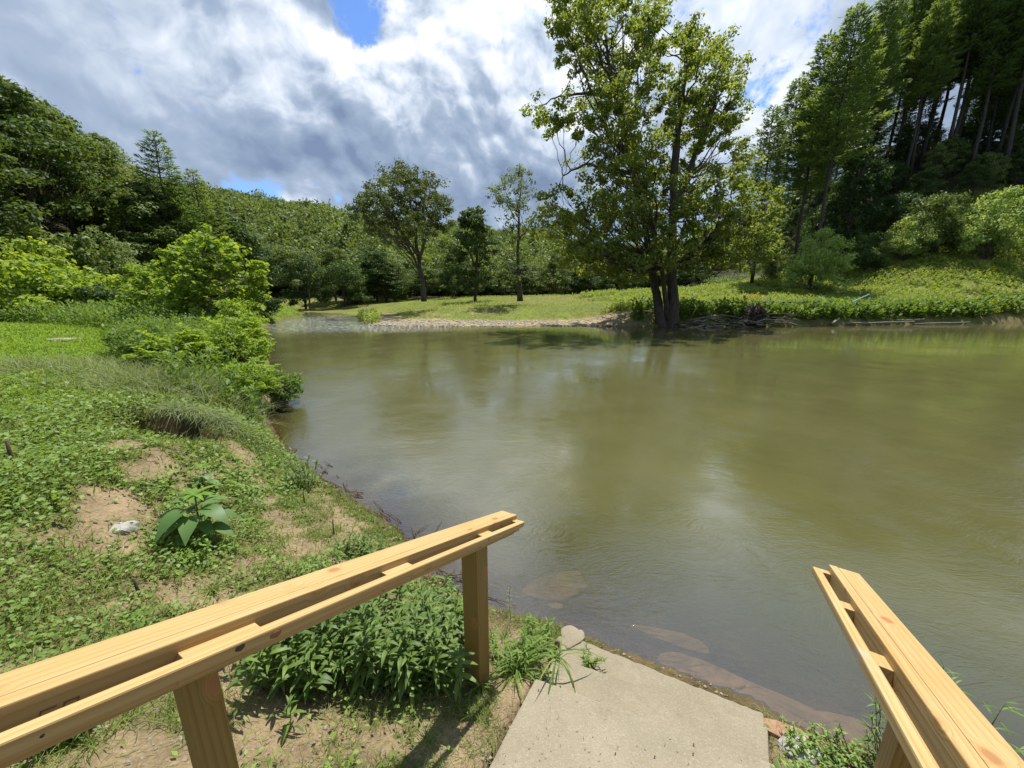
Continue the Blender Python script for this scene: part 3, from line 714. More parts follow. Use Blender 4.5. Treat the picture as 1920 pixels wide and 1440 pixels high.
# foot of the left hill: paler and brighter bushy trees
for px, py, Y, pr, s, lab in [(170, 440, 36, BU[2], 1.15, 'round pale green tree low on the left slope behind the bright bushes'), (40, 470, 27, BU[1], 1.25, 'bright layered bush at the left edge of the photograph above the lawn'),
                          (120, 520, 27, BU[1], 1.1, 'bright spreading bush above the lawn, right of the one at the left edge'), (200, 545, 27, BU[0], .8, 'dark rounded bush behind the weeds beside the bright spreading bush'),
                          (100, 425, 33, BU[0], 1.5, 'grey green bushy tree above the bright bushes on the left slope'), (290, 520, 30, BU[1], .85, 'yellow green bush behind the young bright tree, on its left'),
                          (490, 560, 41, BU[0], .8, 'small dark bush beside the green mound on the left bank')]:
    c = at_y(px, py, Y); z = H1(c[0], Y); h = max(2.5, c[2] + 1 - z)
    place('bush', pr, (c[0], Y, z - .2), s * 1.15, rng.random() * 6, sz=h / 4, label=lab, cat='bush', group='bushes along the foot of the left hill')

# centre: the wood behind the meadow
CG = 'leafy trees behind the meadow'; k = 0; used.clear()
for tr in range(3000):
    y = rng.uniform(72, 112); x = rng.uniform(-34, 48)
    if -30 < x < -14 and y < 82: continue
    if x > -22 and y < 90: continue
    if not far_enough(x, y, 5.2): continue
    i = rng.choice(6, p=[.2, .2, .2, .2, .1, .1]); P0 = on_hill(x, y); sc = rng.uniform(.6, .85); hr = room(x, y, P0[2]) / [14.5, 16.5, 12.5, 18.5, 13.5, 17.5][i]
    place('leafy_tree', BT[i], P0, sc, rng.random() * 6.28, label='dark leafy tree in the wood at the far side of the meadow', group=CG, sz=max(.3, min(sc, hr - .05))); k += 1
    if k > 60: break
# trees and bushes one can tell apart at the meadow's edge and the river bend
for px, py, Y, pr, s, lab in [(560, 470, 77, BT[2], .8, 'pale broad tree at the river bend, left of the white-trunked tree'), (620, 470, 86, BT[0], .8, 'dark tree over the water where the river turns out of sight'),
                          (700, 470, 84, BT[0], .75, 'bushy dark tree left of the round crowned tree'), (735, 490, 86, BT[2], .7, 'low leafy tree just behind and left of the round crowned tree'),
                          (845, 470, 86, BT[1], .6, 'dark tree right of the round crowned tree'), (888, 430, 68, BT[1], .95, 'narrow dark tree between the round crowned tree and the slim airy one'),
                          (660, 500, 80, BT[2], .5, 'low leafy tree leaning over the water at the bend'), (1040, 480, 88, BT[0], .65, 'leafy tree behind the meadow just left of the sycamore crown')]:
    c = at_y(px, py, Y); z = max(H1(c[0], Y), .1)
    place('leafy_tree', pr, (c[0], Y, z), s, rng.random() * 6, label=lab)
c = at_y(566, 450, 75)
wt = Geo(); wt.tube(curve((0, 0, -.5), (.5, 0, 9), n=7, wob=.08), np.linspace(.2, .06, 7), 7)
wg = Geo()
for i in range(16): lobe_leaves(wg, np.array([rng.normal() * 1.3, rng.normal() * 1.3, rng.uniform(4, 10.5)]), .9, 130, .3)
e = empty('leafy_tree', (c[0], 75, max(H1(c[0], 75), .3)), 0, 'slender tree with a bare whitish trunk at the river bend', 'tree'); wt.build('trunk', M['barkpale'], e, smooth=True); wg.build('crown', M['airy'], e)

# far ridges: a wood that reads as one mass
def far_wood():
    g = Geo(); n = 0
    for tr in range(30000):
        y = 112 + 250 * rng.random() ** 1.3; x = rng.uniform(-1.1, .75) * y
        if x < -edge_left(y) - 20 and y < 135: continue
        z = H1(x, y) - 1; s = rng.uniform(.8, 1.25); q = int(np.interp(y, [110, 200, 360], [150, 80, 45])); hh = rng.uniform(8, 13) * s
        if rng.random() < .03:
            C = np.array([x, y, z]); f = rng.random(q); rr = (1 - f) * 2.6 * s; an = rng.random(q) * 6.28
            P = C + np.stack([np.cos(an) * rr, np.sin(an) * rr, f * hh * 1.1 + 1], 1)
            g.kites(P, rand_unit(q), rand_unit(q) + [0, 0, 1], 1.5, 1.0, .1, a=.1)
        else:
            D = rand_unit(q); D[:, 2] = np.abs(D[:, 2]) * 1.1 - .25; R0 = 4.0 * s
            rad = .7 + .3 * rng.random(q); lump = 1 + .25 * np.sin(D[:, 0] * 6 + x) * np.cos(D[:, 1] * 6 + y)
            P = np.array([x, y, z + hh * .55]) + D * (rad * lump)[:, None] * np.array([R0, R0, hh * .42])
            sz = np.interp(y, [110, 360], [1.0, 1.9])
            g.kites(P, rand_unit(q), unit(D + rng.normal(size=(q, 3)) * .45 + [0, 0, .4]), sz * (.6 + .8 * rng.random(q)), sz * .8, .1, a=np.clip(rng.random() * .7 + rng.random(q) * .3, 0, 1))
        n += 1
        if n >= 2300: break
    o = g.build('forest', M['forest']); tag(o, 'far wooded ridge closing the valley beyond the meadow', 'forest', kind='stuff')
far_wood()

# right: tall pine stand on the slope
RG = 'tall pines on the right slope'; used.clear(); k = 0
for px, py, Y, i, s, lab in [(1455, 200, 66, 0, 0, 'dark conifer standing apart left of the pine stand, beside the sycamore'), (1500, 150, 72, 2, 0, 'pine at the left edge of the stand, shorter than its neighbours'),
                             (1560, 60, 66, 0, 0, 'tall pine with a thin pointed top at the left side of the stand'), (1610, 15, 62, 2, 0, 'tall full pine, third from the left edge of the stand')]:
    top = at_y(px, py, Y); z = H1(top[0], Y); pr = PT[1] if px < 1480 else TP[i]; hh = 22 if px < 1480 else [32, 34, 30][i]
    s = (top[2] - z) / hh; place('pine_tree', pr, (top[0], Y, z), max(s, .62), rng.random() * 6, sz=s, label=lab, group=RG); used.append((top[0], Y))
for tr in range(5000):
    x = rng.uniform(40, 140); y = rng.uniform(30, 105)
    b = float(beyond(np.array([x]), np.array([y]), EDGE_R)[0])
    if b < 12.5 or b > 52 or x > 1.42 * y + 10 or x < .70 * y + 1: continue
    if not far_enough(x, y, 3.9 if b < 24 else 5.0): continue
    z = H1(x, y)
    s = rng.uniform(.85, 1.2) * np.interp(x / y, [.72, .85, 1.0], [.72, .95, 1.05]); 
    place('pine_tree', PT[1] if b > 27 and k % 2 else TP[rng.integers(3)], (x, y, z), s * (1.25 if b > 27 and k % 2 else 1), rng.random() * 6.28, label='tall straight pine with a bare trunk in the stand on the right slope', group=RG, tilt=(rng.normal() * .02, rng.normal() * .02)); k += 1
    if k > 235: break
UG = 'leafy understorey under the tall pines'; used.clear(); k = 0
for tr in range(4000):
    x = rng.uniform(36, 120); y = rng.uniform(34, 100); b = float(beyond(np.array([x]), np.array([y]), EDGE_R)[0])
    if b < 6 or b > 36 or x > 1.42 * y + 8 or x < .68 * y or not far_enough(x, y, 4.6): continue
    i = rng.integers(6); place('leafy_tree', BT[i], (x, y, H1(x, y) - .8), rng.uniform(.3, .52), rng.random() * 6, label='low leafy tree growing under the tall pines on the right slope', group=UG); k += 1
    if k > 95: break
UB = [proto(bush(7, 5.5, 8500, .26, 26, .45), M['bark'], M['forest'], 'stems', 'leaves'), proto(bush(6.5, 5.0, 9000, .22, 26, .5), M['bark'], M['bright'], 'stems', 'leaves')]
for px, py, Y, pr, s, lab in [(1550, 385, 55, UB[1], 1.35, 'bright pale-green rounded bush at the foot of the pine stand'), (1715, 400, 52, UB[1], 1.0, 'light green bush between the bright rounded bush and the dark one under the pines'), (1700, 330, 57, UB[0], 1.25, 'large dark bush with drooping boughs under the pines'),
                          (1790, 300, 52, UB[0], 1.3, 'very dark bush under the pines, just left of the silvery green one'), (1900, 300, 48, UB[1], 1.4, 'silvery green bush cut by the right edge of the photograph'),
                          (1620, 250, 66, BT[1], .9, 'light green leafy tree growing among the pine trunks'), (1460, 430, 70, UB[0], .9, 'bushy undergrowth left of the bright rounded bush'), (1640, 420, 60, UB[0], .9, 'dark low bush right of the bright rounded bush'),
                          (1500, 460, 68, UB[0], .6, 'low leafy bush at the top corner of the meadow'), (1850, 380, 52, UB[0], 1.0, 'dark bush below the silvery one at the right edge'), (1565, 300, 68, BT[2], .6, 'bright vine-hung tree in front of the left pine trunks')]:
    Y = Y + (9 if px > 1650 else 2); c = at_y(px, py, Y); z = H1(c[0], Y); h = c[2] - z + .5; H0 = 16 if pr is BT[1] else 12 if pr is BT[2] else 5.5
    place('leafy_tree' if H0 > 6 else 'bush', pr, (c[0], Y, z - .3), s, rng.random() * 6, sz=min(max(.5, h / H0), s * 1.3), label=lab, cat='tree' if H0 > 6 else 'bush', group='bushes and leafy trees at the foot of the right slope')

# ------------------------------------------------------------------ timber, concrete, stone
def wood_mat(name, base, dark, knots=True, scale=1.0, grey=0.):
    m = bpy.data.materials.new(name); m.use_nodes = True; nt = NT(m.node_tree); b = nt.n['Principled BSDF']
    O = nt.new('ShaderNodeTexCoord').outputs['Object']; rnd = nt.new('ShaderNodeObjectInfo').outputs['Random']
    P = nt.vmath('ADD', O, nt.vmath('SCALE', (3.7, 1.9, 2.3), nt.math('MULTIPLY', rnd, 5)))
    wob = nt.vmath('SCALE', nt.vmath('SUBTRACT', nt.noise(nt.mapping(P, (.9, 5, 5)), 1.0, 3, .5, col=True), (.5, .5, .5)), .028)
    Q = nt.vmath('ADD', P, nt.vmath('MULTIPLY', wob, (0, 1, 1)))
    kn = nt.voro(nt.mapping(P, (4.5, 8, 8)), 1.0, out='Distance')
    # growth rings cut lengthwise: cathedral lines bent round the knots
    ring = nt.vmath('MULTIPLY', Q, (.55, 9, 7)); rl = nt.vmath('LENGTH', nt.vmath('ADD', ring, (.3, .25, .4)), out=1)
    rl = nt.math('ADD', rl, nt.math('MULTIPLY', nt.rng(kn, .32, .0), .35))
    w = nt.math('FRACT', nt.math('MULTIPLY', rl, 7.5 * scale))
    late = nt.rng(nt.math('POWER', w, 2.2), .15, 1.0)
    fine = nt.noise(nt.mapping(P, (3, 120, 120)), 1.0, 4, .6); big = nt.noise(nt.mapping(P, (1.5, 8, 8)), 1.2, 3, .5)
    c = nt.mix(nt.math('MULTIPLY', late, .62), rgba(base), rgba(dark))
    c = nt.mix(nt.rng(fine, .3, .7), nt.mix(1, c, (.86, .83, .78, 1), 'MULTIPLY'), c)
    c = nt.mix(nt.rng(big, .35, .7), c, nt.mix(1, c, (1.0, .88, .74, 1), 'MULTIPLY'))
    if knots:
        k = nt.rng(kn, .17, .11, 0, 1); c = nt.mix(nt.math('MULTIPLY', k, .85), c, (.21, .09, .035, 1))
        k2 = nt.rng(kn, .28, .15, 0, .4); c = nt.mix(k2, c, (.45, .22, .08, 1))
    if grey:
        g = nt.rng(nt.noise(nt.mapping(P, (1.2, 3, 3)), 1.3, 3, .6), .62, .7, 0, grey); c = nt.mix(g, c, (.42, .40, .38, 1))
    nt.l.new(c, b.inputs['Base Color']); b.inputs['Roughness'].default_value = .62; b.inputs['Specular IOR Level'].default_value = .3
    bp = nt.new('ShaderNodeBump'); bp.inputs['Strength'].default_value = .35; bp.inputs['Distance'].default_value = .002
    nt.l.new(nt.math('ADD', fine, nt.math('MULTIPLY', late, .5)), bp.inputs['Height']); nt.l.new(bp.outputs[0], b.inputs['Normal'])
    return m
M['wood'] = wood_mat('new_pine_timber', (.47, .345, .16), (.33, .205, .07))
M['wood2'] = wood_mat('new_pine_grab_rail', (.50, .37, .175), (.34, .21, .075), grey=.55)
M['post'] = wood_mat('treated_post_timber', (.27, .185, .055), (.16, .095, .022), scale=1.3)
def concrete_mat():
    m = bpy.data.materials.new('concrete'); m.use_nodes = True; nt = NT(m.node_tree); b = nt.n['Principled BSDF']
    P = nt.new('ShaderNodeNewGeometry').outputs['Position']
    n = nt.noise(P, 2.5, 5, .65); n2 = nt.noise(P, 60, 3, .6); v = nt.voro(P, 150, out='Color'); vd = nt.voro(P, 150)
    c = nt.mix(nt.rng(n, .3, .7), (.27, .235, .165, 1), (.35, .305, .22, 1))
    spk = nt.n.new('ShaderNodeSeparateColor'); nt.l.new(v, spk.inputs[0])
    c = nt.mix(nt.rng(spk.outputs[0], 0, 1, 0, .22), c, (.18, .15, .10, 1)); c = nt.mix(nt.rng(spk.outputs[1], .82, .92, 0, .28), c, (.46, .42, .34, 1))
    c = nt.mix(nt.rng(n2, .3, .7, 0, .25), c, (.19, .165, .12, 1))
    c = nt.mix(nt.rng(nt.noise(P, 1.1, 4, .6), .56, .72, 0, .4), c, (.20, .18, .13, 1))
    orr = nt.new('ShaderNodeObjectInfo').outputs['Random']; c = nt.mix(orr, nt.mix(1, c, (.86, .85, .83, 1), 'MULTIPLY'), c)
    c = nt.mix(nt.rng(nt.noise(P, 4.5, 6, .7, dist=.6), .55, .68, 0, .38), c, (.16, .13, .085, 1))
    nt.l.new(c, b.inputs['Base Color']); b.inputs['Roughness'].default_value = .92; b.inputs['Specular IOR Level'].default_value = .2
    bp = nt.new('ShaderNodeBump'); bp.inputs['Strength'].default_value = .6; bp.inputs['Distance'].default_value = .006
    nt.l.new(nt.math('ADD', nt.math('ADD', nt.math('MULTIPLY', n, 3), n2), nt.math('MULTIPLY', vd, .6)), bp.inputs['Height']); nt.l.new(bp.outputs[0], b.inputs['Normal'])
    return m
M['concrete'] = concrete_mat()
def rock_mat(name, a, b_, sc=4):
    m = bpy.data.materials.new(name); m.use_nodes = True; nt = NT(m.node_tree); b = nt.n['Principled BSDF']
    P = nt.new('ShaderNodeNewGeometry').outputs['Position']; n = nt.noise(P, sc, 6, .65)
    nt.l.new(nt.mix(nt.rng(n, .35, .65), rgba(a), rgba(b_)), b.inputs['Base Color']); b.inputs['Roughness'].default_value = .85
    bp = nt.new('ShaderNodeBump'); bp.inputs['Strength'].default_value = .8; bp.inputs['Distance'].default_value = .02
    nt.l.new(nt.noise(P, sc * 3, 5, .6), bp.inputs['Height']); nt.l.new(bp.outputs[0], b.inputs['Normal']); return m
M['rockwet'] = rock_mat('river_rock', (.15, .105, .055), (.27, .19, .10))
M['rockpale'] = rock_mat('pale_rock', (.24, .23, .20), (.40, .38, .34), 9)
M['rockpink'] = rock_mat('pink_rock', (.26, .14, .08), (.36, .23, .14), 9)
M['stone'] = rock_mat('bank_stone', (.22, .20, .17), (.42, .39, .34), 3)

def bm_obj(name, bm, mat, parent=None, smooth=False):
    me = bpy.data.meshes.new(name); bm.to_mesh(me); bm.free(); me.materials.append(mat)
    if smooth:
        for p in me.polygons: p.use_smooth = True
    o = bpy.data.objects.new(name, me); COL.objects.link(o)
    if parent is not None: o.parent = parent
    return o
def box_bm(lo, hi, bevel=.004, segs=2, cuts=0):
    bm = bmesh.new(); bmesh.ops.create_cube(bm, size=1.0)
    for v in bm.verts: v.co = Vector([lo[i] + (v.co[i] + .5) * (hi[i] - lo[i]) for i in range(3)])
    bmesh.ops.bevel(bm, geom=list(bm.edges), offset=bevel, segments=segs, profile=.6, affect='EDGES')
    return bm

def handrail(E, az, length, posts, spacers, side, label, grabcut=0., stamp=None):
    """local x runs down the slope to the river end (x = 0), local y towards the steps, z up"""
    slope = R(19.1); rot = Matrix.Rotation(R(90) - az, 4, 'Z') @ Matrix.Rotation(slope, 4, 'Y')
    e = bpy.data.objects.new('handrail', None); COL.objects.link(e); e.location = E; e.rotation_euler = rot.to_euler()
    tag(e, label, 'handrail', 'timber handrails beside the steps')
    sy = -side                                                     # local +y is left of travel
    def bx(name, x0, x1, y0, y1, z0, z1, mat, bev=.004):
        ya, yb = sorted((y0 * sy, y1 * sy)); return bm_obj(name, box_bm((x0, ya, z0), (x1, yb, z1), bev), mat, e, False)
    # y measured from the inner face of the beam: negative = away from the steps
    bx('cap_board', -length, 0, -.127, -.0398, -.089, 0, M['wood'], .004)
    bx('side_board', -length, .004, -.038, 0, -.140, .0012, M['wood'], .004)
    bx('grab_rail', -length, -grabcut, .037, .073, -.066, -.028, M['wood2'], .006)
    for s0, w in spacers:
        bx('spacer_block', -s0 - w / 2, -s0 + w / 2, .0004, .0366, -.105, -.032, M['wood2'], .002)
    inv = rot.inverted()
    for s0, zg, pw in posts:
        top = Vector(E) + (rot @ Vector((-s0, -.064 * sy, -.0885)))
        L = top.z - zg; bm = box_bm((-.3, -pw, -pw), (L, pw, pw), .006)
        # the post's own x axis points up, its top cut to the slope of the beam
        for v in bm.verts:
            x, y, z = v.co; zz = x if x < L - .02 else x - math.tan(slope) * (z + .066) * 1.0 + (math.tan(slope) * .066)
            v.co = Vector((zz, y, z))
        o = bm_obj('post', bm, M['post'], e)
        W = Matrix.Translation(Vector((top.x, top.y, zg))) @ Matrix.Rotation(R(90) - az, 4, 'Z') @ Matrix(((0, 0, 1, 0), (0, 1, 0, 0), (1, 0, 0, 0), (0, 0, 0, 1)))
        o.matrix_local = (Matrix.Translation(Vector(E)) @ rot).inverted() @ W
    return e
hl = handrail((.036, 2.523, 1.409), R(29.7), 3.4, [(.45, .12, .062), (1.97, .45, .044), (3.25, .9, .044)], [(.03, .07), (.46, .12), (1.22, .16), (1.93, .20), (2.9, .14)], 1, 'long new timber handrail on the left side of the steps, with two posts in view')
sm = bpy.data.materials.new('dark_knot'); sm.use_nodes = True; sm.node_tree.nodes['Principled BSDF'].inputs['Base Color'].default_value = (.03, .02, .015, 1)
sm2 = bpy.data.materials.new('brown_knot'); sm2.use_nodes = True; sm2.node_tree.nodes['Principled BSDF'].inputs['Base Color'].default_value = (.22, .09, .035, 1)
sm3 = bpy.data.materials.new('stamp_ink'); sm3.use_nodes = True; sm3.node_tree.nodes['Principled BSDF'].inputs['Base Color'].default_value = (.13, .08, .03, 1)
def knot(x, y, z, rx, rz, m):
    bm = bmesh.new(); bmesh.ops.create_icosphere(bm, subdivisions=2, radius=1.0)
    for v in bm.verts: v.co = Vector((x + v.co.x * rx, y + v.co.y * .0008, z + v.co.z * rz * (1 + .2 * math.sin(v.co.x * 5))))
    bm_obj('knot', bm, m, hl, True)
knot(-1.905, -.073, -.045, .014, .011, sm); knot(-1.80, -.073, -.052, .019, .012, sm2); knot(-.50, -.073, -.045, .005, .011, sm); knot(-.22, -.0005, -.036, .011, .012, sm2); knot(-2.28, -.073, -.05, .004, .004, sm)
# faint two-character grade mark on the inner side of the beam
bm = bmesh.new()
for cx, segs in ((-2.27, ((0, 0, 0, 1), (0, 1, 1, 1), (0, .5, 1, .5))), (-2.235, ((0, 0, 0, 1), (0, 1, 1, 1), (0, .5, 1, .5), (1, 0, 1, 1), (0, 0, 1, 0)))):
    for ax, az_, bx_, bz in segs:
        x0, x1 = sorted((cx + ax * .022, cx + bx_ * .022)); z0, z1 = sorted((-.075 + az_ * .03, -.075 + bz * .03)); r_ = bmesh.ops.create_cube(bm, size=1.0)
        for v in r_['verts']: v.co = Vector((x0 - .0013 + (v.co.x + .5) * (x1 - x0 + .0026), -.0004 + v.co.y * .0008, z0 - .0013 + (v.co.z + .5) * (z1 - z0 + .0026)))
bm_obj('grade_mark', bm, sm3, hl)
hr_ = handrail((1.768, 1.832, 1.536), R(33.5), 2.6, [(1.16, .35, .05), (2.4, .8, .05)], [(.05, .07), (.58, .09), (1.08, .1), (2.1, .14)], -1, 'new timber handrail on the right side of the steps, ending over the water', grabcut=.03)

# concrete steps
def steps():
    e = empty('concrete_steps', (.8, 1.9, 0), 0, 'worn pale concrete steps going down into the river between the handrails', 'steps')
    b = np.array([.5, .866]); org = np.array([.8, 1.9, 0])
    def slab(name, FL, FR, back, zt, th, rough=0.):
        FL = np.array(FL); FR = np.array(FR); BL = FL - b * back; BR = FR - b * back; n = 40; m = 16
        bm = bmesh.new(); top = []
        for j in range(m + 1):
            row = []
            for i in range(n + 1):
                p = (FL * (1 - i / n) + FR * i / n) * (1 - j / m) + (BL * (1 - i / n) + BR * i / n) * (j / m)
                if j == 0 or i in (0, n): p = p + (rng.random(2) - .5) * rough
                row.append(bm.verts.new((p[0] - org[0], p[1] - org[1], zt + (rng.random() - .5) * .003)))
            top.append(row)
        faces = [bm.faces.new((top[j][i], top[j + 1][i], top[j + 1][i + 1], top[j][i + 1])) for j in range(m) for i in range(n)]
        r = bmesh.ops.extrude_face_region(bm, geom=faces); vs = [v for v in r['geom'] if isinstance(v, bmesh.types.BMVert)]
        for v in vs: v.co.z = zt - th
        bmesh.ops.recalc_face_normals(bm, faces=bm.faces)
        ed = [x for x in bm.edges if len(x.link_faces) == 2 and x.calc_face_angle(0) > 1.2 and max(v.co.z for v in x.verts) > zt - .01]
        bmesh.ops.bevel(bm, geom=ed, offset=.011, segments=2, profile=.5, affect='EDGES')
        return bm_obj(name, bm, M['concrete'], e, False)
    slab('tread', (.47, 2.70), (1.76, 2.06), 1.2, .15, .5, .012)
    slab('tread', (.33, 2.36), (1.64, 1.87), 1.2, .30, .149, .008)
    slab('tread', (.16, 2.07), (1.47, 1.58), 1.4, .45, .149, .006)
    slab('tread', (-.27, 1.32), (1.02, .80), 1.0, .60, .149, .006)
    slab('tread', (-.45, 1.02), (.84, .5), 1.0, .75, .149, .006)
    return e
steps()

def rock(name, loc, size, mat, label, seed, cat='rock', rz=0., group=None, sub=3, rough=.35, flat=1.0):
    bm = bmesh.new(); bmesh.ops.create_icosphere(bm, subdivisions=sub, radius=1.0)
    for v in bm.verts:
        p = np.array(v.co); n = (fbm(p[0] * 1.7 + seed * 3.1 + p[2], p[1] * 1.7 + p[2] * 1.3, seed, 4) - .5) * 2 * rough
        q = p * (1 + n); q = np.sign(q) * np.abs(q) ** .85
        if q[2] > .55 * flat: q[2] = .55 * flat + (q[2] - .55 * flat) * .25
        v.co = Vector(q * np.array(size))
    o = bm_obj(name, bm, mat, None, sub > 3); o.location = [float(c) for c in loc]; o.rotation_euler = (0, 0, rz); tag(o, label, cat, group); return o
def wl(px, py, z=0.):
    r = pray(px, py); t = (z - CAMZ) / r[2]; return np.array([r[0] * t, r[1] * t, z])
for px, py, sz, z, lab, sd, rz in [(1310, 1270, (.36, .13, .12), -.03, 'brown rock under shallow water along the front edge of the lowest step', 1, -.42), (1440, 1345, (.50, .19, .13), -.05, 'largest sunken brown rock, right of the lowest step corner', 2, -.55),
                                   (1590, 1395, (.40, .17, .1), -.03, 'sunken flat rock near the right handrail post', 3, -.3), (1040, 1110, (.42, .2, .14), -.12, 'dim sunken rock with a dark edge beyond the leafy weeds', 4, .5),
                                   (1250, 1215, (.4, .16, .12), -.12, 'sunken rock farther out from the lowest step', 5, -.3), (1010, 1165, (.32, .16, .1), -.09, 'sunken rock just off the rough corner of the steps', 6, .3)]:
    rock('river_rock', wl(px, py, z - sz[2] * .48), sz, M['rockwet'], lab, sd, rz=rz, sub=4, rough=.25)
p = ground_at(226, 992); rock('rock', p + [0, 0, -.01], (.13, .09, .06), M['rockpale'], 'pale flat rock lying in the bare soil on the left bank', 11, sub=3, rz=.4)
rock('rock', wl(1475, 1382, .06), (.17, .07, .07), M['rockpink'], 'pinkish orange rock at the water edge right of the steps', 12, sub=4, rz=-.45)
rock('rock', wl(1500, 1410, .1), (.12, .09, .06), M['rockpale'], 'pale broken stone among the weeds right of the steps', 13, sub=3, rz=.2)
rock('rock', np.array([.50, 2.66, .10]), (.13, .10, .10), M['concrete'], 'rough broken lump of concrete at the far left corner of the steps', 15, 'concrete', sub=4, rz=.5, rough=.4)
for i, (px, py, s, lab) in enumerate([(372, 662, .22, 'whitish stone beside the bright shrubs at the top of the bank'), (385, 690, .16, 'small whitish stone just below the larger one by the bright shrubs')]):
    q = at_y(px, py, 9.2); rock('rock', (q[0], 9.2, q[2] - .05), (s, s * .7, s * .5), M['rockpale'], lab, 20 + i)
q = wl(122, 637, 1.38); rock('rock', (q[0], q[1], H1(q[0], q[1])), (.6, .3, .1), M['drift'], 'low flat dark stones on the mown lawn', 31, sub=3)

# ------------------------------------------------------------------ low plants of the near bank
def near_samples(n, r0, r1, th0=-76, th1=45, g=None):
    u = rng.random(n); r = r0 * np.exp(u * math.log(r1 / r0)); th = np.radians(rng.uniform(th0, th1, n))
    x = r * np.sin(th); y = r * np.cos(th); d, far = river(x, y); return x, y, r, d, far
def on_steps(x, y):
    u = x * STEP_U[0] + y * STEP_U[1]; nn = x * STEP_N[0] + y * STEP_N[1]
    return (nn > -.84 + np.maximum(0, u - 2.0) * -.0) & (nn < .62) & (u < 2.75)
lush = lambda x, y: sstep(.35, .55, fbm(x * .9 + 4, y * .9, 41, 4))
def ground_cover():
    g = Geo()
    x, y, r, d, far = near_samples(230000, 1.1, 13)
    dt = dirt(x, y); lu = lush(x, y); lower = (y < 3.0) & (x > -2.2) & (x < 2.5)
    keep = (d > .12) & ~far & ~on_steps(x, y) & ~((np.abs(5.85 - y) < .17) & (np.abs(x + 5.2) < .6)) & (rng.random(len(x)) < (.25 + .75 * lu) * np.where(lower, .10, 1)) & (rng.random(len(x)) > sstep(.15, .62, dt) * .97)
    keep &= rng.random(len(x)) < np.interp(x, [-3.5, -2.2], [1, .55]); keep &= (r < 9) | (rng.random(len(x)) < .5)
    x, y, r, lu = x[keep], y[keep], r[keep], lu[keep]; z = height(x, y); n = len(x)
    hh = (.012 + .10 * rng.random(n) ** 1.4 * lu * (1 + .0 * r)) * (1 + vnoise(x * 3, y * 3, 9) * .8)
    N = unit(np.stack([rng.normal(size=n) * .5, rng.normal(size=n) * .5 , np.ones(n)], 1)); A = unit(np.cross(N, rand_unit(n)))
    L = (.022 + .024 * rng.random(n)) * np.interp(r, [1, 3, 12], [.8, 1.0, 2.2])
    cl = np.clip(.15 + .8 * fbm(x * .7, y * .7, 51) + (rng.random(n) - .5) * .5, 0, 1)
    g.kites(np.stack([x, y, z + hh], 1), A, N, L, L * rng.uniform(.45, .8, n), .12, a=cl)
    o = g.build('ground_cover', M['cover']); tag(o, 'low leafy ground cover spreading over the left bank', 'ground cover', kind='stuff')
ground_cover()
def grass():
    g = Geo(); x, y, r, d, far = near_samples(280000, 1.1, 14)
    dt = dirt(x, y); lu = lush(x, y)
    keep = (d > .06) & ~far & ~on_steps(x, y) & ~((np.abs(5.85 - y) < .17) & (np.abs(x + 5.2) < .6)) & (rng.random(len(x)) > sstep(.25, .7, dt) * .9) & (rng.random(len(x)) < 1 - .35 * lu)
    lower = (y < 2.6) & (x > -2.0) & (x < 2.5); keep &= ~lower | (rng.random(len(x)) < .5 * sstep(.4, .6, fbm(x * 2.2, y * 2.2, 61)) + .06)
    x, y, r = x[keep], y[keep], r[keep]; z = height(x, y); n = len(x)
    tuft = sstep(.55, .75, fbm(x * 2.5, y * 2.5, 71)); L = (.04 + .06 * rng.random(n) + .08 * tuft * rng.random(n)) * np.interp(r, [1, 3, 13], [.85, 1.0, 1.7])
    A = unit(np.stack([rng.normal(size=n) * .6, rng.normal(size=n) * .6, np.full(n, 1.0)], 1)); N = unit(rng.normal(size=(n, 3)) + [0, 0, .3])
    g.strips(np.stack([x, y, z - .005], 1), A, N, L, np.interp(r, [1, 3, 13], [.0035, .005, .02]), (.9, .8, .1), rng.uniform(.2, 1.6, n), a=np.clip(rng.random(n) * .7 + .3 * fbm(x, y, 73), 0, 1))
    o = g.build('grass', M['grass']); tag(o, 'short grass growing among the ground cover on the near bank', 'grass', kind='stuff')
    # dry thatch and tiny sprigs on the soil
    g = Geo(); x, y, r, d, far = near_samples(20000, 1.0, 7); keep = (d > .05) & ~far & ~on_steps(x, y); x, y, r = x[keep], y[keep], r[keep]; n = len(x)
    A = unit(np.stack([rng.normal(size=n), rng.normal(size=n), .25 * rng.random(n)], 1)); g.strips(np.stack([x, y, height(x, y) + .004], 1), A, np.tile([0, 0, 1.], (n, 1)) + rng.normal(size=(n, 3)) * .3, .02 + .035 * rng.random(n), .0024 * np.interp(r, [1, 7], [.8, 1.8]), (.8, 1, .2), .3)
    o = g.build('dry_thatch', M['dry']); tag(o, 'dry straw lying on the sandy soil and in the grass', 'straw', kind='stuff')
grass()
def lawn():
    g = Geo(); n = 90000
    r = 9 * np.exp(rng.random(n) * math.log(5.2)); th = np.radians(rng.uniform(-72, -34, n)); x = r * np.sin(th); y = r * np.cos(th); d, far = river(x, y)
    keep = (d > 2.0) & ~far & (-x - edge_left(y) < 1) & (y < 30); x, y, r = x[keep], y[keep], r[keep]; n = len(x)
    A = unit(np.stack([rng.normal(size=n) * .5, rng.normal(size=n) * .5, np.ones(n)], 1)); g.strips(np.stack([x, y, height(x, y) - .01], 1), A, rand_unit(n), (.06 + .05 * rng.random(n)) * np.interp(r, [9, 40], [1, 1.6]), np.interp(r, [9, 40], [.02, .06]), (.9, .8, .2), .8)
    o = g.build('lawn', M['lawn']); tag(o, 'bright mown lawn beyond the weeds on the left bank', 'lawn', kind='stuff')
lawn()
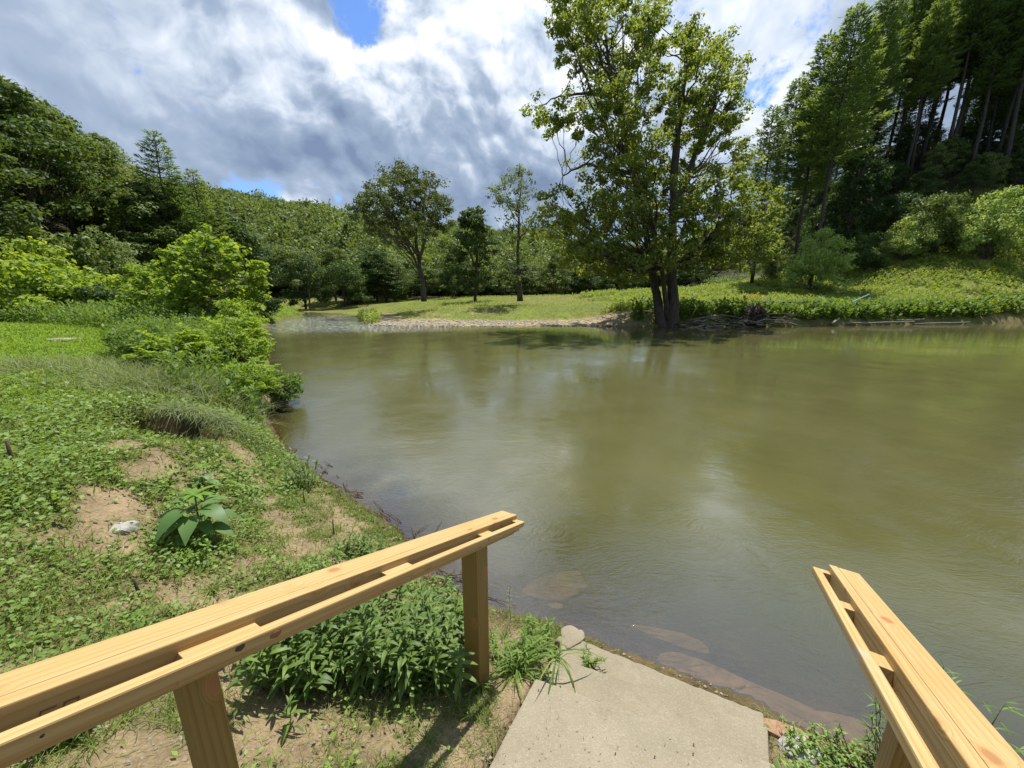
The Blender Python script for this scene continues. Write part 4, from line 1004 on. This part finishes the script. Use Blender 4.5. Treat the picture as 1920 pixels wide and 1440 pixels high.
def leafy_weeds(name, XY, hmin, hmax, leafL, mat, label, cat, nleaf=9, lw=.35, blades=.3, hscale=None):
    """a mass of upright stems with leaves"""
    g = Geo(); x, y = XY; n = len(x); z = height(x, y); Hh = rng.uniform(hmin, hmax, n) * (1 if hscale is None else hscale)
    lean = rng.normal(size=(n, 2)) * .18
    for k in range(nleaf):
        f = (k + .6 + rng.random(n) * .6) / nleaf; an = rng.random(n) * 6.28
        P = np.stack([x + lean[:, 0] * Hh * f, y + lean[:, 1] * Hh * f, z + Hh * f], 1)
        A = unit(np.stack([np.cos(an), np.sin(an), .35 + .5 * f], 1)); L = leafL * (.6 + .8 * rng.random(n)); g.kites(P, A, np.tile([0, 0, 1.], (n, 1)) + rng.normal(size=(n, 3)) * .35, L, L * lw, .12)
    A = unit(np.stack([lean[:, 0], lean[:, 1], np.ones(n)], 1)); g.strips(np.stack([x, y, z - .05], 1), A, rand_unit(n), Hh, leafL * .07, (1, .8, .4), .1, a=.1)
    m = int(n * blades * 3)
    if m:
        i = rng.integers(0, n, m); A = unit(np.stack([rng.normal(size=m) * .4, rng.normal(size=m) * .4, np.ones(m)], 1))
        g.strips(np.stack([x[i] + rng.normal(size=m) * .2, y[i] + rng.normal(size=m) * .2, z[i] - .03], 1), A, rand_unit(m), Hh[i] * rng.uniform(.5, 1.1, m), leafL * .12, (.8, 1, .7, .1), rng.uniform(.2, 1.3, m))
    o = g.build(name, mat); tag(o, label, cat, kind='stuff'); return o
def region(n, fx, fy, cond):
    x = fx(n); y = fy(n); k = cond(x, y); return x[k], y[k]
# band of weeds behind the lawn, and along the crest of the left bank
x, y = region(9000, lambda n: rng.uniform(-46, -13, n), lambda n: rng.uniform(17, 34, n), lambda x, y: (river(x, y)[0] > .6) & (y > np.interp(x, [-40, -26, -16, -13], [25, 21.5, 17.5, 16])) & (y < np.interp(x, [-46, -20, -13], [33, 34, 30])) & (-x - edge_left(y) < 3))
leafy_weeds('tall_weeds', (x, y), .5, 1.25, .22, M['weed'], 'band of tall weeds along the far side of the mown lawn', 'weeds', 8)
x, y = region(9000, lambda n: rng.uniform(-15, -5, n), lambda n: rng.uniform(7, 24, n), lambda x, y: (river(x, y)[0] > .3) & (river(x, y)[0] < np.interp(y, [7, 10, 14, 24], [1.7, 3.2, 4.2, 4.5]) + (vnoise(x, y, 4) - .5)))
leafy_weeds('bank_weeds', (x, y), .25, .95, .13, M['weed'], 'rank green weeds along the top of the left bank below the young tree', 'weeds', 9)
x, y = region(36000, lambda n: rng.uniform(10, 95, n), lambda n: 37 + rng.uniform(0, 1, n) ** 1.3 * 36, lambda x, y: (river(x, y)[1]) & (river(x, y)[0] > np.interp(x, [10, 14, 30], [3.5, .5, .9])) & (beyond(x, y, EDGE_R) < 6) & (vnoise(x * .5, y * .5, 17) > .28) & (x > 9 + 9 * vnoise(x * 0, y * .35, 91) + rng.random(len(x)) * 3))
leafy_weeds('meadow_weeds', (x, y), .35, 1.0, .3, M['meadow'], 'tall weeds and grasses covering the far right bank and meadow', 'weeds', 7, .4, .5, hscale=np.interp(river(x, y)[0], [0, 3, 12, 25], [1.2, 1.0, .6, .8]) * (.35 + 1.4 * vnoise(x * .45, y * .6, 81) ** 1.5))
x, y = region(13000, lambda n: rng.uniform(12, 95, n), lambda n: 37 + rng.uniform(0, 9, n), lambda x, y: (river(x, y)[1]) & (river(x, y)[0] > .35) & (river(x, y)[0] < 2.8) & (vnoise(x * .35, y * .8, 19) > .22))
leafy_weeds('bank_plants', (x, y), .5, 1.35, .38, M['weed'], 'darker leafy plants overhanging the far bank at the water line', 'plants', 7, .55, .1)
x, y = region(9000, lambda n: rng.uniform(-20, 30, n), lambda n: rng.uniform(40, 90, n), lambda x, y: (river(x, y)[1]) & (river(x, y)[0] > 5) & (y < 95))
leafy_weeds('meadow_grass', (x, y), .1, .28, .2, M['meadow'], 'short grass of the meadow behind the gravel bar', 'grass', 3, .3, .8)
x, y = region(3500, lambda n: rng.uniform(38, 95, n), lambda n: rng.uniform(48, 90, n), lambda x, y: np.abs(beyond(x, y, EDGE_R) - 4.5) < 2.5)
leafy_weeds('tall_meadow_plants', (x, y), .8, 1.9, .4, M['weed'], 'tall weedy plants where the meadow meets the dark trees', 'weeds', 9, .4, .1)
x, y = region(2600, lambda n: rng.uniform(-34, -24, n), lambda n: rng.uniform(40, 62, n), lambda x, y: (river(x, y)[0] > .1) & ~river(x, y)[1] & (river(x, y)[0] < 9))
leafy_weeds('mound_grass', (x, y), .15, .5, .25, M['meadow'], 'bright grass on the mound at the river bend', 'grass', 3, .3, .6)
x, y = region(500, lambda n: rng.uniform(-19, -14.5, n), lambda n: rng.uniform(38, 50, n), lambda x, y: (river(x, y)[0] > .1) & river(x, y)[1] & (river(x, y)[0] < 2.2))
leafy_weeds('bend_weeds', (x, y), .5, 1.2, .3, M['meadow'], 'clump of weeds at the tip of the gravel bar by the river bend', 'weeds', 7, .4, .5)
def flowers(px, py, Y, rad, mat, label, n=420):
    c = at_y(px, py, Y); x = c[0] + rng.normal(size=n) * rad; y = Y + rng.normal(size=n) * rad * .7; g = Geo()
    g.kites(np.stack([x, y, height(x, y) + rng.uniform(.5, 1.0, n)], 1), rand_unit(n), rand_unit(n) + [0, 0, 1.2], .16, .14, .1)
    o = g.build('flowers', mat); tag(o, label, 'flowers', kind='stuff')
flowers(1845, 540, 44, 1.2, M['yfl'], 'patch of yellow flowers among the weeds on the right bank')
flowers(1420, 532, 46, .8, M['orange'], 'small orange patch of blooms on the meadow right of the sycamore', 160)
def reeds(cx, cy, rx, ry, n, L, mat, name, label, w=.008, seedy=False, droop=(.4, 1.5), kind='stuff', dirx=0.):
    g = Geo(); x = cx + rng.normal(size=n) * rx; y = cy + rng.normal(size=n) * ry; d, f = river(x, y); k = (d > .25) & ~f; x, y = x[k], y[k]; n = len(x)
    A = unit(np.stack([rng.normal(size=n) * .35 + dirx, rng.normal(size=n) * .35, np.ones(n)], 1)); N = unit(np.stack([A[:, 0] * -1, A[:, 1] * -1, .2 + 0 * A[:, 0]], 1) + rng.normal(size=(n, 3)) * .5)
    g.strips(np.stack([x, y, height(x, y) - .02], 1), A, N, L * rng.uniform(.5, 1.1, n), w, (.6, 1, .9, .5, .08), rng.uniform(*droop, n))
    o = g.build(name, mat); tag(o, label, 'grass', kind=kind)
reeds(-6.6, 7.6, .9, .6, 4200, .62, M['reed'], 'tall_grass', 'tall arching silvery grass on the crest of the left bank', .010)
reeds(-10, 8.4, 1.8, .5, 2200, .45, M['reed'], 'tall_grass', 'strip of silvery grass between the lawn and the mown near bank', .012)
reeds(-5.2, 5.9, .4, .07, 900, .40, M['reed'], 'tall_grass', 'pale grass hanging over the dark hollow in the left bank', .007, droop=(1.2, 2.4), dirx=.5)

# ------------------------------------------------------------------ shrubs on the left bank
SP = [proto(bush(2.1, 1.9, 5200, .10, 26, .5), M['bark'], M['shrub'], 'stems', 'leaves'), proto(sprays(2.2, 1.5, 66, .12), M['stem'], M['shrub'], 'stems', 'leaves')]
DB = proto(bush(1.9, 1.3, 4200, .085, 20, .5), M['bark'], M['weed'], 'stems', 'leaves')
for x, y, pr, s, lab in [(-5.3, 8.0, SP[0], .68, 'bright yellow-green shrub lowest on the left bank, leaves nearly at the water'), (-6.1, 9.1, SP[1], .8, 'bright arching shrub in the middle of the left bank row'), (-7.3, 10.6, SP[0], 1.1, 'bright arching shrub higher up the left bank, behind the middle one'),
                         (-8.9, 12.9, SP[1], 1.2, 'bright shrub half way to the young tree on the left bank'), (-10.9, 15.9, SP[0], 1.3, 'bright shrub just in front of the young tree'), (-7.4, 8.9, SP[1], .9, 'bright shrub at the inner edge of the bank beside the silvery grass'),
                         (-5.8, 9.9, DB, 1.0, 'darker round-leaved bush leaning out over the water from the left bank'), (-9.2, 9.9, DB, .9, 'dark leafy clump standing behind the silvery grass'), (-8.2, 11.3, DB, .8, 'second dark leafy clump, farther back behind the silvery grass'),
                         (-13.8, 20.2, SP[1], 1.3, 'bright shrub to the right of the young tree trunk, at the water')]:
    place('shrub', pr, (x - .55, y, max(H1(x - .55, y), .05)), s * .82, rng.random() * 6, label=lab, cat='shrub', group='shrubs on the left bank', tilt=(0, .12))

# ------------------------------------------------------------------ single plants close by
def stem_leaves(gl, gs, base, tip, n, L, W, prof=(.15, .8, 1, .65, .05), pairs=True, up=.5, droop=.6, fold=.25, start=.15, r=.004, a=None, taper=.6):
    B = curve(base, tip, 0, 6, .008); gs.tube(B, np.linspace(r, r * .4, 6), 5); P = []; A = []; Ls = []
    for k in range(n):
        f = start + (1 - start) * (k + .5) / n; c = np.array([np.interp(f, np.linspace(0, 1, 6), B[:, j]) for j in range(3)]); an = k * 1.57 + rng.normal() * .3
        for s in ((0, math.pi) if pairs else (0,)):
            P.append(c); A.append([math.cos(an + s), math.sin(an + s), up + .6 * f * f + rng.normal() * .12]); Ls.append(L * (1 - taper * abs(f - .6)) * rng.uniform(.8, 1.15))
    for q in range(4):
        P.append(B[-1]); A.append([rng.normal() * .6, rng.normal() * .6, 1.0]); Ls.append(L * .55)
    P = np.array(P); Ls = np.array(Ls); gl.strips(P, np.array(A), np.tile([0, 0, 1.], (len(P), 1)) + rng.normal(size=(len(P), 3)) * .15, Ls, Ls * W / L, prof, droop * rng.uniform(.6, 1.3, len(P)), fold, a=a)
def plant(name, px, py, label, cat, fn, mat, smat=None, base=None, group=None):
    b = ground_at(px, py) if base is None else np.array(base, float); e = empty(name, b, 0, label, cat, group); gl = Geo(); gs = Geo(); fn(gl, gs); gs.build('stem', smat or M['stem'], e); gl.build('leaves', mat, e); return e
# the knotweed mass under the left handrail: nobody could count its stems
def weed_mass(poly, n, h0, h1, L, W, mat, label, name='leafy_weeds'):
    gl = Geo(); gs = Geo(); k = 0; xs = [p[0] for p in poly]; ys = [p[1] for p in poly]
    while k < n:
        px = rng.uniform(min(xs), max(xs)); py = rng.uniform(min(ys), max(ys))
        if not inside(px, py, poly): continue
        b = ground_at(px, py)
        if on_steps(b[0], b[1]): continue
        h = rng.uniform(h0, h1); stem_leaves(gl, gs, b - [0, 0, .03], b + [rng.normal() * .09, rng.normal() * .09, h], int(5 + h * 10), L, W, droop=.8, a=np.clip(rng.random(2 * int(5 + h * 10) + 4), 0, 1)); k += 1
    V = gl; V.V += gs.V; 
    off = gl.n
    for F in gs.F: gl.F.append(F + off)
    gl.A += gs.A; gl.n += gs.n
    o = gl.build(name, mat); tag(o, label, 'weeds', kind='stuff'); return o
weed_mass([(480, 1290), (560, 1310), (640, 1290), (760, 1320), (860, 1300), (880, 1230), (840, 1170), (700, 1180), (560, 1200), (470, 1240)], 170, .2, .54, .12, .032, M['weedD'], 'dense mass of narrow-leaved green weeds under the left handrail')
weed_mass([(925, 1260), (985, 1270), (1050, 1230), (1045, 1195), (960, 1190), (925, 1210)], 34, .08, .24, .07, .016, M['weed'], 'bright weeds crowding the left corner of the steps', 'step_weeds')
weed_mass([(1490, 1440), (1620, 1440), (1600, 1405), (1530, 1390), (1480, 1405)], 40, .05, .13, .05, .016, M['cover'], 'small leafy weeds among the stones right of the steps', 'stone_weeds')
weed_mass([(300, 1010), (360, 1060), (440, 1050), (440, 1010), (370, 980), (300, 975)], 45, .06, .2, .06, .022, M['cover'], 'dark leafy weeds crowding round the large broad-leaved weed', 'foot_weeds')
weed_mass([(610, 1060), (740, 1090), (720, 1030), (640, 1020)], 40, .1, .24, .08, .02, M['weedD'], 'narrow-leaved weeds behind the left handrail near the water', 'handrail_weeds')
weed_mass([(0, 1400), (110, 1420), (140, 1380), (200, 1350), (60, 1340), (-60, 1360)], 60, .04, .12, .07, .018, M['weedD'], 'dark green weeds under the near end of the left handrail', 'corner_weeds')

def burdock(s, nbig, top=True):
    def f(gl, gs):
        h = .42 * s; gs.tube(curve((0, 0, -.03), (.02, .01, h), 0, 5), np.linspace(.010, .006, 5) * s, 6)
        for k in range(nbig):
            fz = .25 + .6 * k / nbig; an = k * 2.4; c = np.array([0, 0, h * fz]); L = .24 * s * rng.uniform(.75, 1.15)
            pet = c + np.array([math.cos(an), math.sin(an), .45]) * .07 * s; gs.tube(curve(c, pet, 0, 3), .004 * s, 4)
            gl.strips(pet[None], np.array([[math.cos(an), math.sin(an), .28]]), np.array([[0, 0, 1.]]), L, L * .55, (.25, .85, 1.0, .95, .7, .35, .03), .75, .18, a=rng.random())
    return f
e = plant('broad_leaved_weed', 378, 1015, 'large broad-leaved weed with big blue-green leaves on the left bank', 'plant', burdock(1.15, 18), M['big'])
gt = Geo(); n = 15; an = np.arange(n) * 2.4; gt.strips(np.tile([0.02, .01, .49], (n, 1)), np.stack([np.cos(an), np.sin(an), .5 + .5 * rng.random(n)], 1), np.tile([0, 0, 1.], (n, 1)), .17 * rng.uniform(.6, 1.2, n), .045, (.2, .8, 1, .7, .04), .6, .2); gt.build('top_leaves', M['bigtop'], e)
e = plant('broad_leaved_weed', 385, 915, 'smaller broad-leaved weed standing behind the large one', 'plant', burdock(.65, 7), M['big'])
gt = Geo(); n = 8; an = np.arange(n) * 2.4; gt.strips(np.tile([0.013, .006, .27], (n, 1)), np.stack([np.cos(an), np.sin(an), .6 + .5 * rng.random(n)], 1), np.tile([0, 0, 1.], (n, 1)), .11, .03, (.2, .8, 1, .7, .04), .5, .2); gt.build('top_leaves', M['bigtop'], e)
plant('seedling', 552, 1372, 'single small green weed standing alone on bare soil in front of the weed mass', 'plant', lambda gl, gs: stem_leaves(gl, gs, np.array([0, 0, -.02]), np.array([-.02, .02, .17]), 4, .095, .024, droop=.7), M['weedD'])
def two_stems(gl, gs):
    for dx, h in ((-.2, .46), (-.1, .52), (.1, .5), (.2, .42), (0, .38), (-.3, .3)): stem_leaves(gl, gs, np.array([dx * .3, 0, -.03]), np.array([dx, .03, h]), 14, .085, .028, up=.9, droop=.3, taper=.2)
plant('upright_weed', 573, 915, 'grey-green upright weed with several leafy stems at the water edge', 'plant', two_stems, M['pale'])
def rosette(n, L, w, droop=1.2):
    def f(gl, gs):
        A = unit(np.stack([rng.normal(size=n) * .55, rng.normal(size=n) * .55, np.ones(n)], 1)); gl.strips(rng.normal(size=(n, 3)) * [.015, .015, 0], A, unit(np.stack([-A[:, 0], -A[:, 1], .3 + 0 * A[:, 0]], 1)), L * rng.uniform(.5, 1.1, n), w, (.7, 1, .9, .6, .05), rng.uniform(.5, 1.6, n) * droop, .3)
        gs.tube(curve((0, 0, -.02), (0, 0, .03), 0, 3), .006, 5)
    return f
plant('grass_tuft', 968, 1262, 'tuft of long broad grass blades arching over the left corner of the steps', 'grass tuft', rosette(46, .42, .011), M['weed'])
plant('grass_tuft', 1030, 1262, 'drooping grass tuft lying on the concrete of the steps', 'grass tuft', rosette(16, .3, .012, 1.6), M['weed'], base=(.33, 2.2, .45))
plant('grass_tuft', 400, 1110, 'bright tuft of fine grass behind the left handrail on the bare soil', 'grass tuft', rosette(90, .16, .005, .7), M['grass'])
plant('grass_tuft', 800, 1395, 'small grass tuft beside the foot of the farther left post', 'grass tuft', rosette(30, .14, .005, .8), M['grass'])
plant('grass_tuft', 900, 1320, 'green grass growing round the base of the farther left post', 'grass tuft', rosette(60, .16, .006, .7), M['grass'], base=(-.22, 2.08, H1(-.22, 2.08)))
def wisp(h, n, L, W, dx=0.):
    return lambda gl, gs: stem_leaves(gl, gs, np.array([0, 0, -.02]), np.array([dx, .02, h]), n, L, W, up=.8, droop=.3, taper=.1, r=.0035)
plant('slender_weed', 958, 1215, 'tall slender weed spike against the water right of the farther left post', 'plant', wisp(.42, 16, .04, .008), M['pale'], base=(-.02, 2.78, .1))
plant('creeping_weed', 1110, 1225, 'scrawny dark-stemmed weed sprawling over the lowest step', 'plant', lambda gl, gs: [stem_leaves(gl, gs, np.array([0, 0, 0.]), np.array([rng.normal() * .12, rng.normal() * .1 , .06 + .1 * rng.random()]), 7, .04, .009) for _ in range(10)], M['weed'], M['deadstem'], base=(.62, 2.42, .152))
plant('leafy_weed', 1428, 1425, 'small weed with two broad light leaves at the right edge of the steps', 'plant', lambda gl, gs: [stem_leaves(gl, gs, np.array([0, 0, 0.]), np.array([dx, dy, .14]), 2, .11, .034, up=.5, droop=.5) for dx, dy in ((-.05, 0), (.06, .02), (.1, -.03))], M['cover'], base=(1.50, 1.52, .30))
plant('dead_weed', 1590, 1400, 'dark dead weed stems with seeds at the water edge left of the right handrail post', 'plant', lambda gl, gs: [stem_leaves(gl, gs, np.array([0, 0, 0.]), np.array([dx, dy, h]), 9, .018, .008, droop=.2, taper=0) for dx, dy, h in ((-.12, .06, .16), (-.2, .1, .12), (.05, .0, .12), (-.04, .12, .2), (.1, -.03, .05))], M['deadstem'], M['deadstem'], base=(2.17, 1.78, .08))
def willow(gl, gs):
    for k in range(16):
        an = rng.random() * 6.28; h = rng.uniform(.4, .95); stem_leaves(gl, gs, np.array([math.cos(an) * .08, math.sin(an) * .08, -.05]), np.array([math.cos(an) * .28, math.sin(an) * .24, h]), 9, .13, .017, droop=.7, up=.4, fold=.2, r=.006)
plant('willow_weed', 1880, 1400, 'dark green narrow-leaved plant growing beyond the right handrail', 'plant', willow, M['weedD'], base=(2.62, 1.55, .12))
plant('willow_weed', 1660, 1400, 'narrow-leaved sprigs showing through beside the right handrail post', 'plant', lambda gl, gs: [stem_leaves(gl, gs, np.array([0, 0, 0.]), np.array([-.1 + .05 * k, .05 * k, .25 + .08 * k]), 6, .10, .014, droop=.7) for k in range(4)], M['weedD'], base=(2.33, 1.80, .05))
# stakes driven into the bank
for px, py, h, th, lab in [(29, 872, .42, .02, 'thin dark stake standing in the ground cover near the left edge of the photograph'), (267, 1120, .26, .014, 'reddish brown stake behind the left handrail'), (571, 945, .30, .011, 'thin stake below the upright grey-green weed'), (627, 1003, .33, .010, 'thin leaning stake nearest the water behind the left handrail')]:
    b = ground_at(px, py); g = Geo(); g.tube(curve((0, 0, -.08), (rng.normal() * .02, rng.normal() * .02, h * .62), 0, 4, .003), [th * .9, th * .85, th * .8, th * .7], 6)
    o = g.build('stake', M['deadstem'], loc=b); tag(o, lab, 'stake', 'stakes on the left bank')
ico = bmesh.new(); bmesh.ops.create_icosphere(ico, subdivisions=1, radius=1.0); PV = np.array([v.co[:] for v in ico.verts]); PF = np.array([[v.index for v in f.verts] for f in ico.faces]); ico.free()
x, y, r, d, far = near_samples(9000, 1.0, 8); kk = (d > .03) & ~far & ~on_steps(x, y) & (rng.random(len(x)) < sstep(.25, .6, dirt(x, y)) * .5 + ((y < 3) & (x > -2.5)) * .25); x, y, r = x[kk], y[kk], r[kk]; n = len(x)
V = PV[None] * (rng.random((n, 1, 1)) ** 2 * .009 + .003) * (1 + r[:, None, None] * .12) * np.array([1.2, 1, .7]) * (1 + rng.normal(size=(n, len(PV), 1)) * .18) + np.stack([x, y, height(x, y)], 1)[:, None]
o = add_mesh('pebbles', V.reshape(-1, 3), (PF[None] + np.arange(n)[:, None, None] * len(PV)).reshape(-1, 3), rock_mat('pebble', (.16, .125, .085), (.34, .29, .22), 14)); tag(o, 'small pebbles and soil crumbs on the bare ground', 'pebbles', kind='stuff')
g = Geo()                                                          # flotsam along the near water line
for k in range(150):
    i = rng.integers(12, 19); t_ = rng.random(); a_, b_ = np.array(near_shore[i]), np.array(near_shore[i + 1]); q = a_ + (b_ - a_) * t_ + rng.normal(size=2) * .09; d_ = unit(b_ - a_ + rng.normal(size=2) * .5); L = rng.uniform(.05, .3) * (1 + np.hypot(*q) * .08)
    z_ = max(H1(*q), 0) + .012; P_ = curve((*q, z_), (*(q + d_ * L), max(H1(*(q + d_ * L)), 0) + .012), .01, 4, .008); g.tube(P_, np.linspace(.005, .002, 4) * (1 + np.hypot(*q) * .1), 4)
o = g.build('flotsam', M['deadstem']); tag(o, 'thin dead twigs washed up along the near water line', 'twigs', kind='stuff')
# litter on the concrete
g = Geo(); n = 170; u = rng.random(n); v_ = rng.random(n)
FL = np.array([.33, 2.2]); x = .16 + 1.25 * u - .45 * v_; y = 2.0 - .45 * u - .75 * v_
g.strips(np.stack([x, y, np.full(n, .4555)], 1), np.stack([rng.normal(size=n), rng.normal(size=n), np.abs(rng.normal(size=n)) * .06], 1), np.tile([0, 0, 1.], (n, 1)) + rng.normal(size=(n, 3)) * .3, rng.uniform(.006, .03, n), .0022, (.7, 1, .3), .5)
k = 26; i = rng.integers(0, n, k); g.kites(np.stack([x[i], y[i], np.full(k, .457)], 1), rng.normal(size=(k, 3)) * [1, 1, .1], np.tile([0, 0, 1.], (k, 1)) + rng.normal(size=(k, 3)) * .3, .014, .009, .1)
o = g.build('litter', M['deadstem']); tag(o, 'dry leaf and twig litter scattered on the concrete', 'litter', kind='stuff')

# ------------------------------------------------------------------ driftwood, logs, far bank things
DG = 'driftwood branches lodged at the foot of the sycamore'
for k in range(34):
    x0 = rng.uniform(16.6, 25.2); z0 = rng.uniform(.05, .75) * (1 if x0 > 19 else .7); L = rng.uniform(1.6, 5.2); an = rng.normal() * .16; sl_ = rng.normal() * .09
    g = Geo(); P = curve((-L / 2, 0, 0), (L / 2, 0, L * sl_), rng.normal() * .2, 7, .07); g.tube(P, np.linspace(rng.uniform(.05, .11), .02, 7), 6)
    if rng.random() < .6: g.tube(curve(P[4], P[4] + [L * .2, rng.normal() * .3, .35 * rng.normal()], 0, 4, .04), np.linspace(.035, .012, 4), 5)
    o = g.build('driftwood_branch', M['drift'] if rng.random() < .6 else M['bark'], smooth=True); o.location = (x0, 36.7 - rng.random() * .8, z0); o.rotation_euler = (0, 0, an + (math.pi if rng.random() < .4 else 0))
    tag(o, 'bare driftwood branch in the tangle between the sycamore and the root mass', 'branch', DG)
g = Geo()
for k in range(260):
    a0 = np.array([rng.normal() * .9, rng.uniform(-.5, .6), rng.uniform(0, 1.9)]); a0[0] *= (2.2 - a0[2]) / 2; d = unit(np.array([rng.normal(), rng.normal() * .5, rng.normal() * .8 - .2])); g.tube(curve(a0, a0 + d * rng.uniform(.4, 1.4), rng.normal() * .1, 4, .06), np.linspace(.05, .012, 4), 4)
o = g.build('root_mass', M['bark']); o.location = (23.4, 37.2, .1); tag(o, 'dark heap of upturned roots and debris at the right end of the driftwood', 'root mass')
for px, py, Y, L, r, an, lab, mt in [(1560, 606, 38.2, 1.6, .14, .5, 'short pale log end sticking up at the water line of the far bank', 'barkpale'), (1640, 606, 38.6, 7, .09, -.03, 'long pale log lying along the water line right of the short log', 'barkpale'), (1760, 607, 40.2, 6, .08, .04, 'thin pale log at the water line below the yellow flowers', 'barkpale'), (1700, 600, 40.5, 3.4, .07, .1, 'forked grey branch lying on the far bank mud', 'drift'),
                                     (1500, 568, 39.5, 5.0, .07, .06, 'dark branch lying on the bank below the pale blue board', 'bark')]:
    c = at_y(px, py, Y); g = Geo(); g.tube(curve((-L / 2, 0, 0), (L / 2, .1, L * .03 if L > 2 else .5), 0, 6, .03), np.linspace(r, r * .6, 6), 7)
    o = g.build('log', M[mt], smooth=True, loc=(c[0], Y - .4, max(c[2], .06))); o.rotation_euler = (0, 0, an); tag(o, lab, 'log')
mb = bpy.data.materials.new('pale_blue_plastic'); mb.use_nodes = True; nb = mb.node_tree.nodes['Principled BSDF']; nb.inputs['Base Color'].default_value = (.30, .50, .60, 1); nb.inputs['Roughness'].default_value = .45
c = at_y(1614, 560, 39.2); bm = box_bm((-.95, -.12, -.05), (.95, .12, .05), .03, 3)
for v in bm.verts: v.co.z += .05 * (v.co.x ** 2); v.co.y *= 1 - .3 * abs(v.co.x)
o = bm_obj('plastic_board', bm, mb); o.location = (c[0], 39.2, c[2]); o.rotation_euler = (R(-30), R(-24), .1); tag(o, 'pale blue board stranded on the far bank under the weeds', 'board')
# stones of the gravel bar
g = bmesh.new()
gb_v = []; gb_f = []; nv = 0; ico = bmesh.new(); bmesh.ops.create_icosphere(ico, subdivisions=1, radius=1.0); IV = np.array([v.co[:] for v in ico.verts]); IF = np.array([[v.index for v in f.verts] for f in ico.faces]); ico.free(); g.free()
n = 2600; x = rng.uniform(-17, 15, n); y = rng.uniform(37, 44, n); d, far = river(x, y); k = (d > -.1) & (d < 4.8) & (rng.random(n) < np.interp(x, [-15, 5, 15], [1, .8, .2])); x, y = x[k], y[k]; n = len(x)
s_ = rng.uniform(.05, .16, (n, 1, 1)); V = IV[None] * s_ * np.array([1.2, 1, .6]) * (1 + rng.normal(size=(n, len(IV), 1)) * .15) + np.stack([x, y, height(x, y)], 1)[:, None]
F = (IF[None] + np.arange(n)[:, None, None] * len(IV)).reshape(-1, 3)
mg = rock_mat('gravel', (.28, .235, .17), (.46, .40, .31), 6)
o = add_mesh('gravel', V.reshape(-1, 3), F, mg); tag(o, 'pale gravel of the bar across the river', 'gravel', kind='stuff')
#@@END
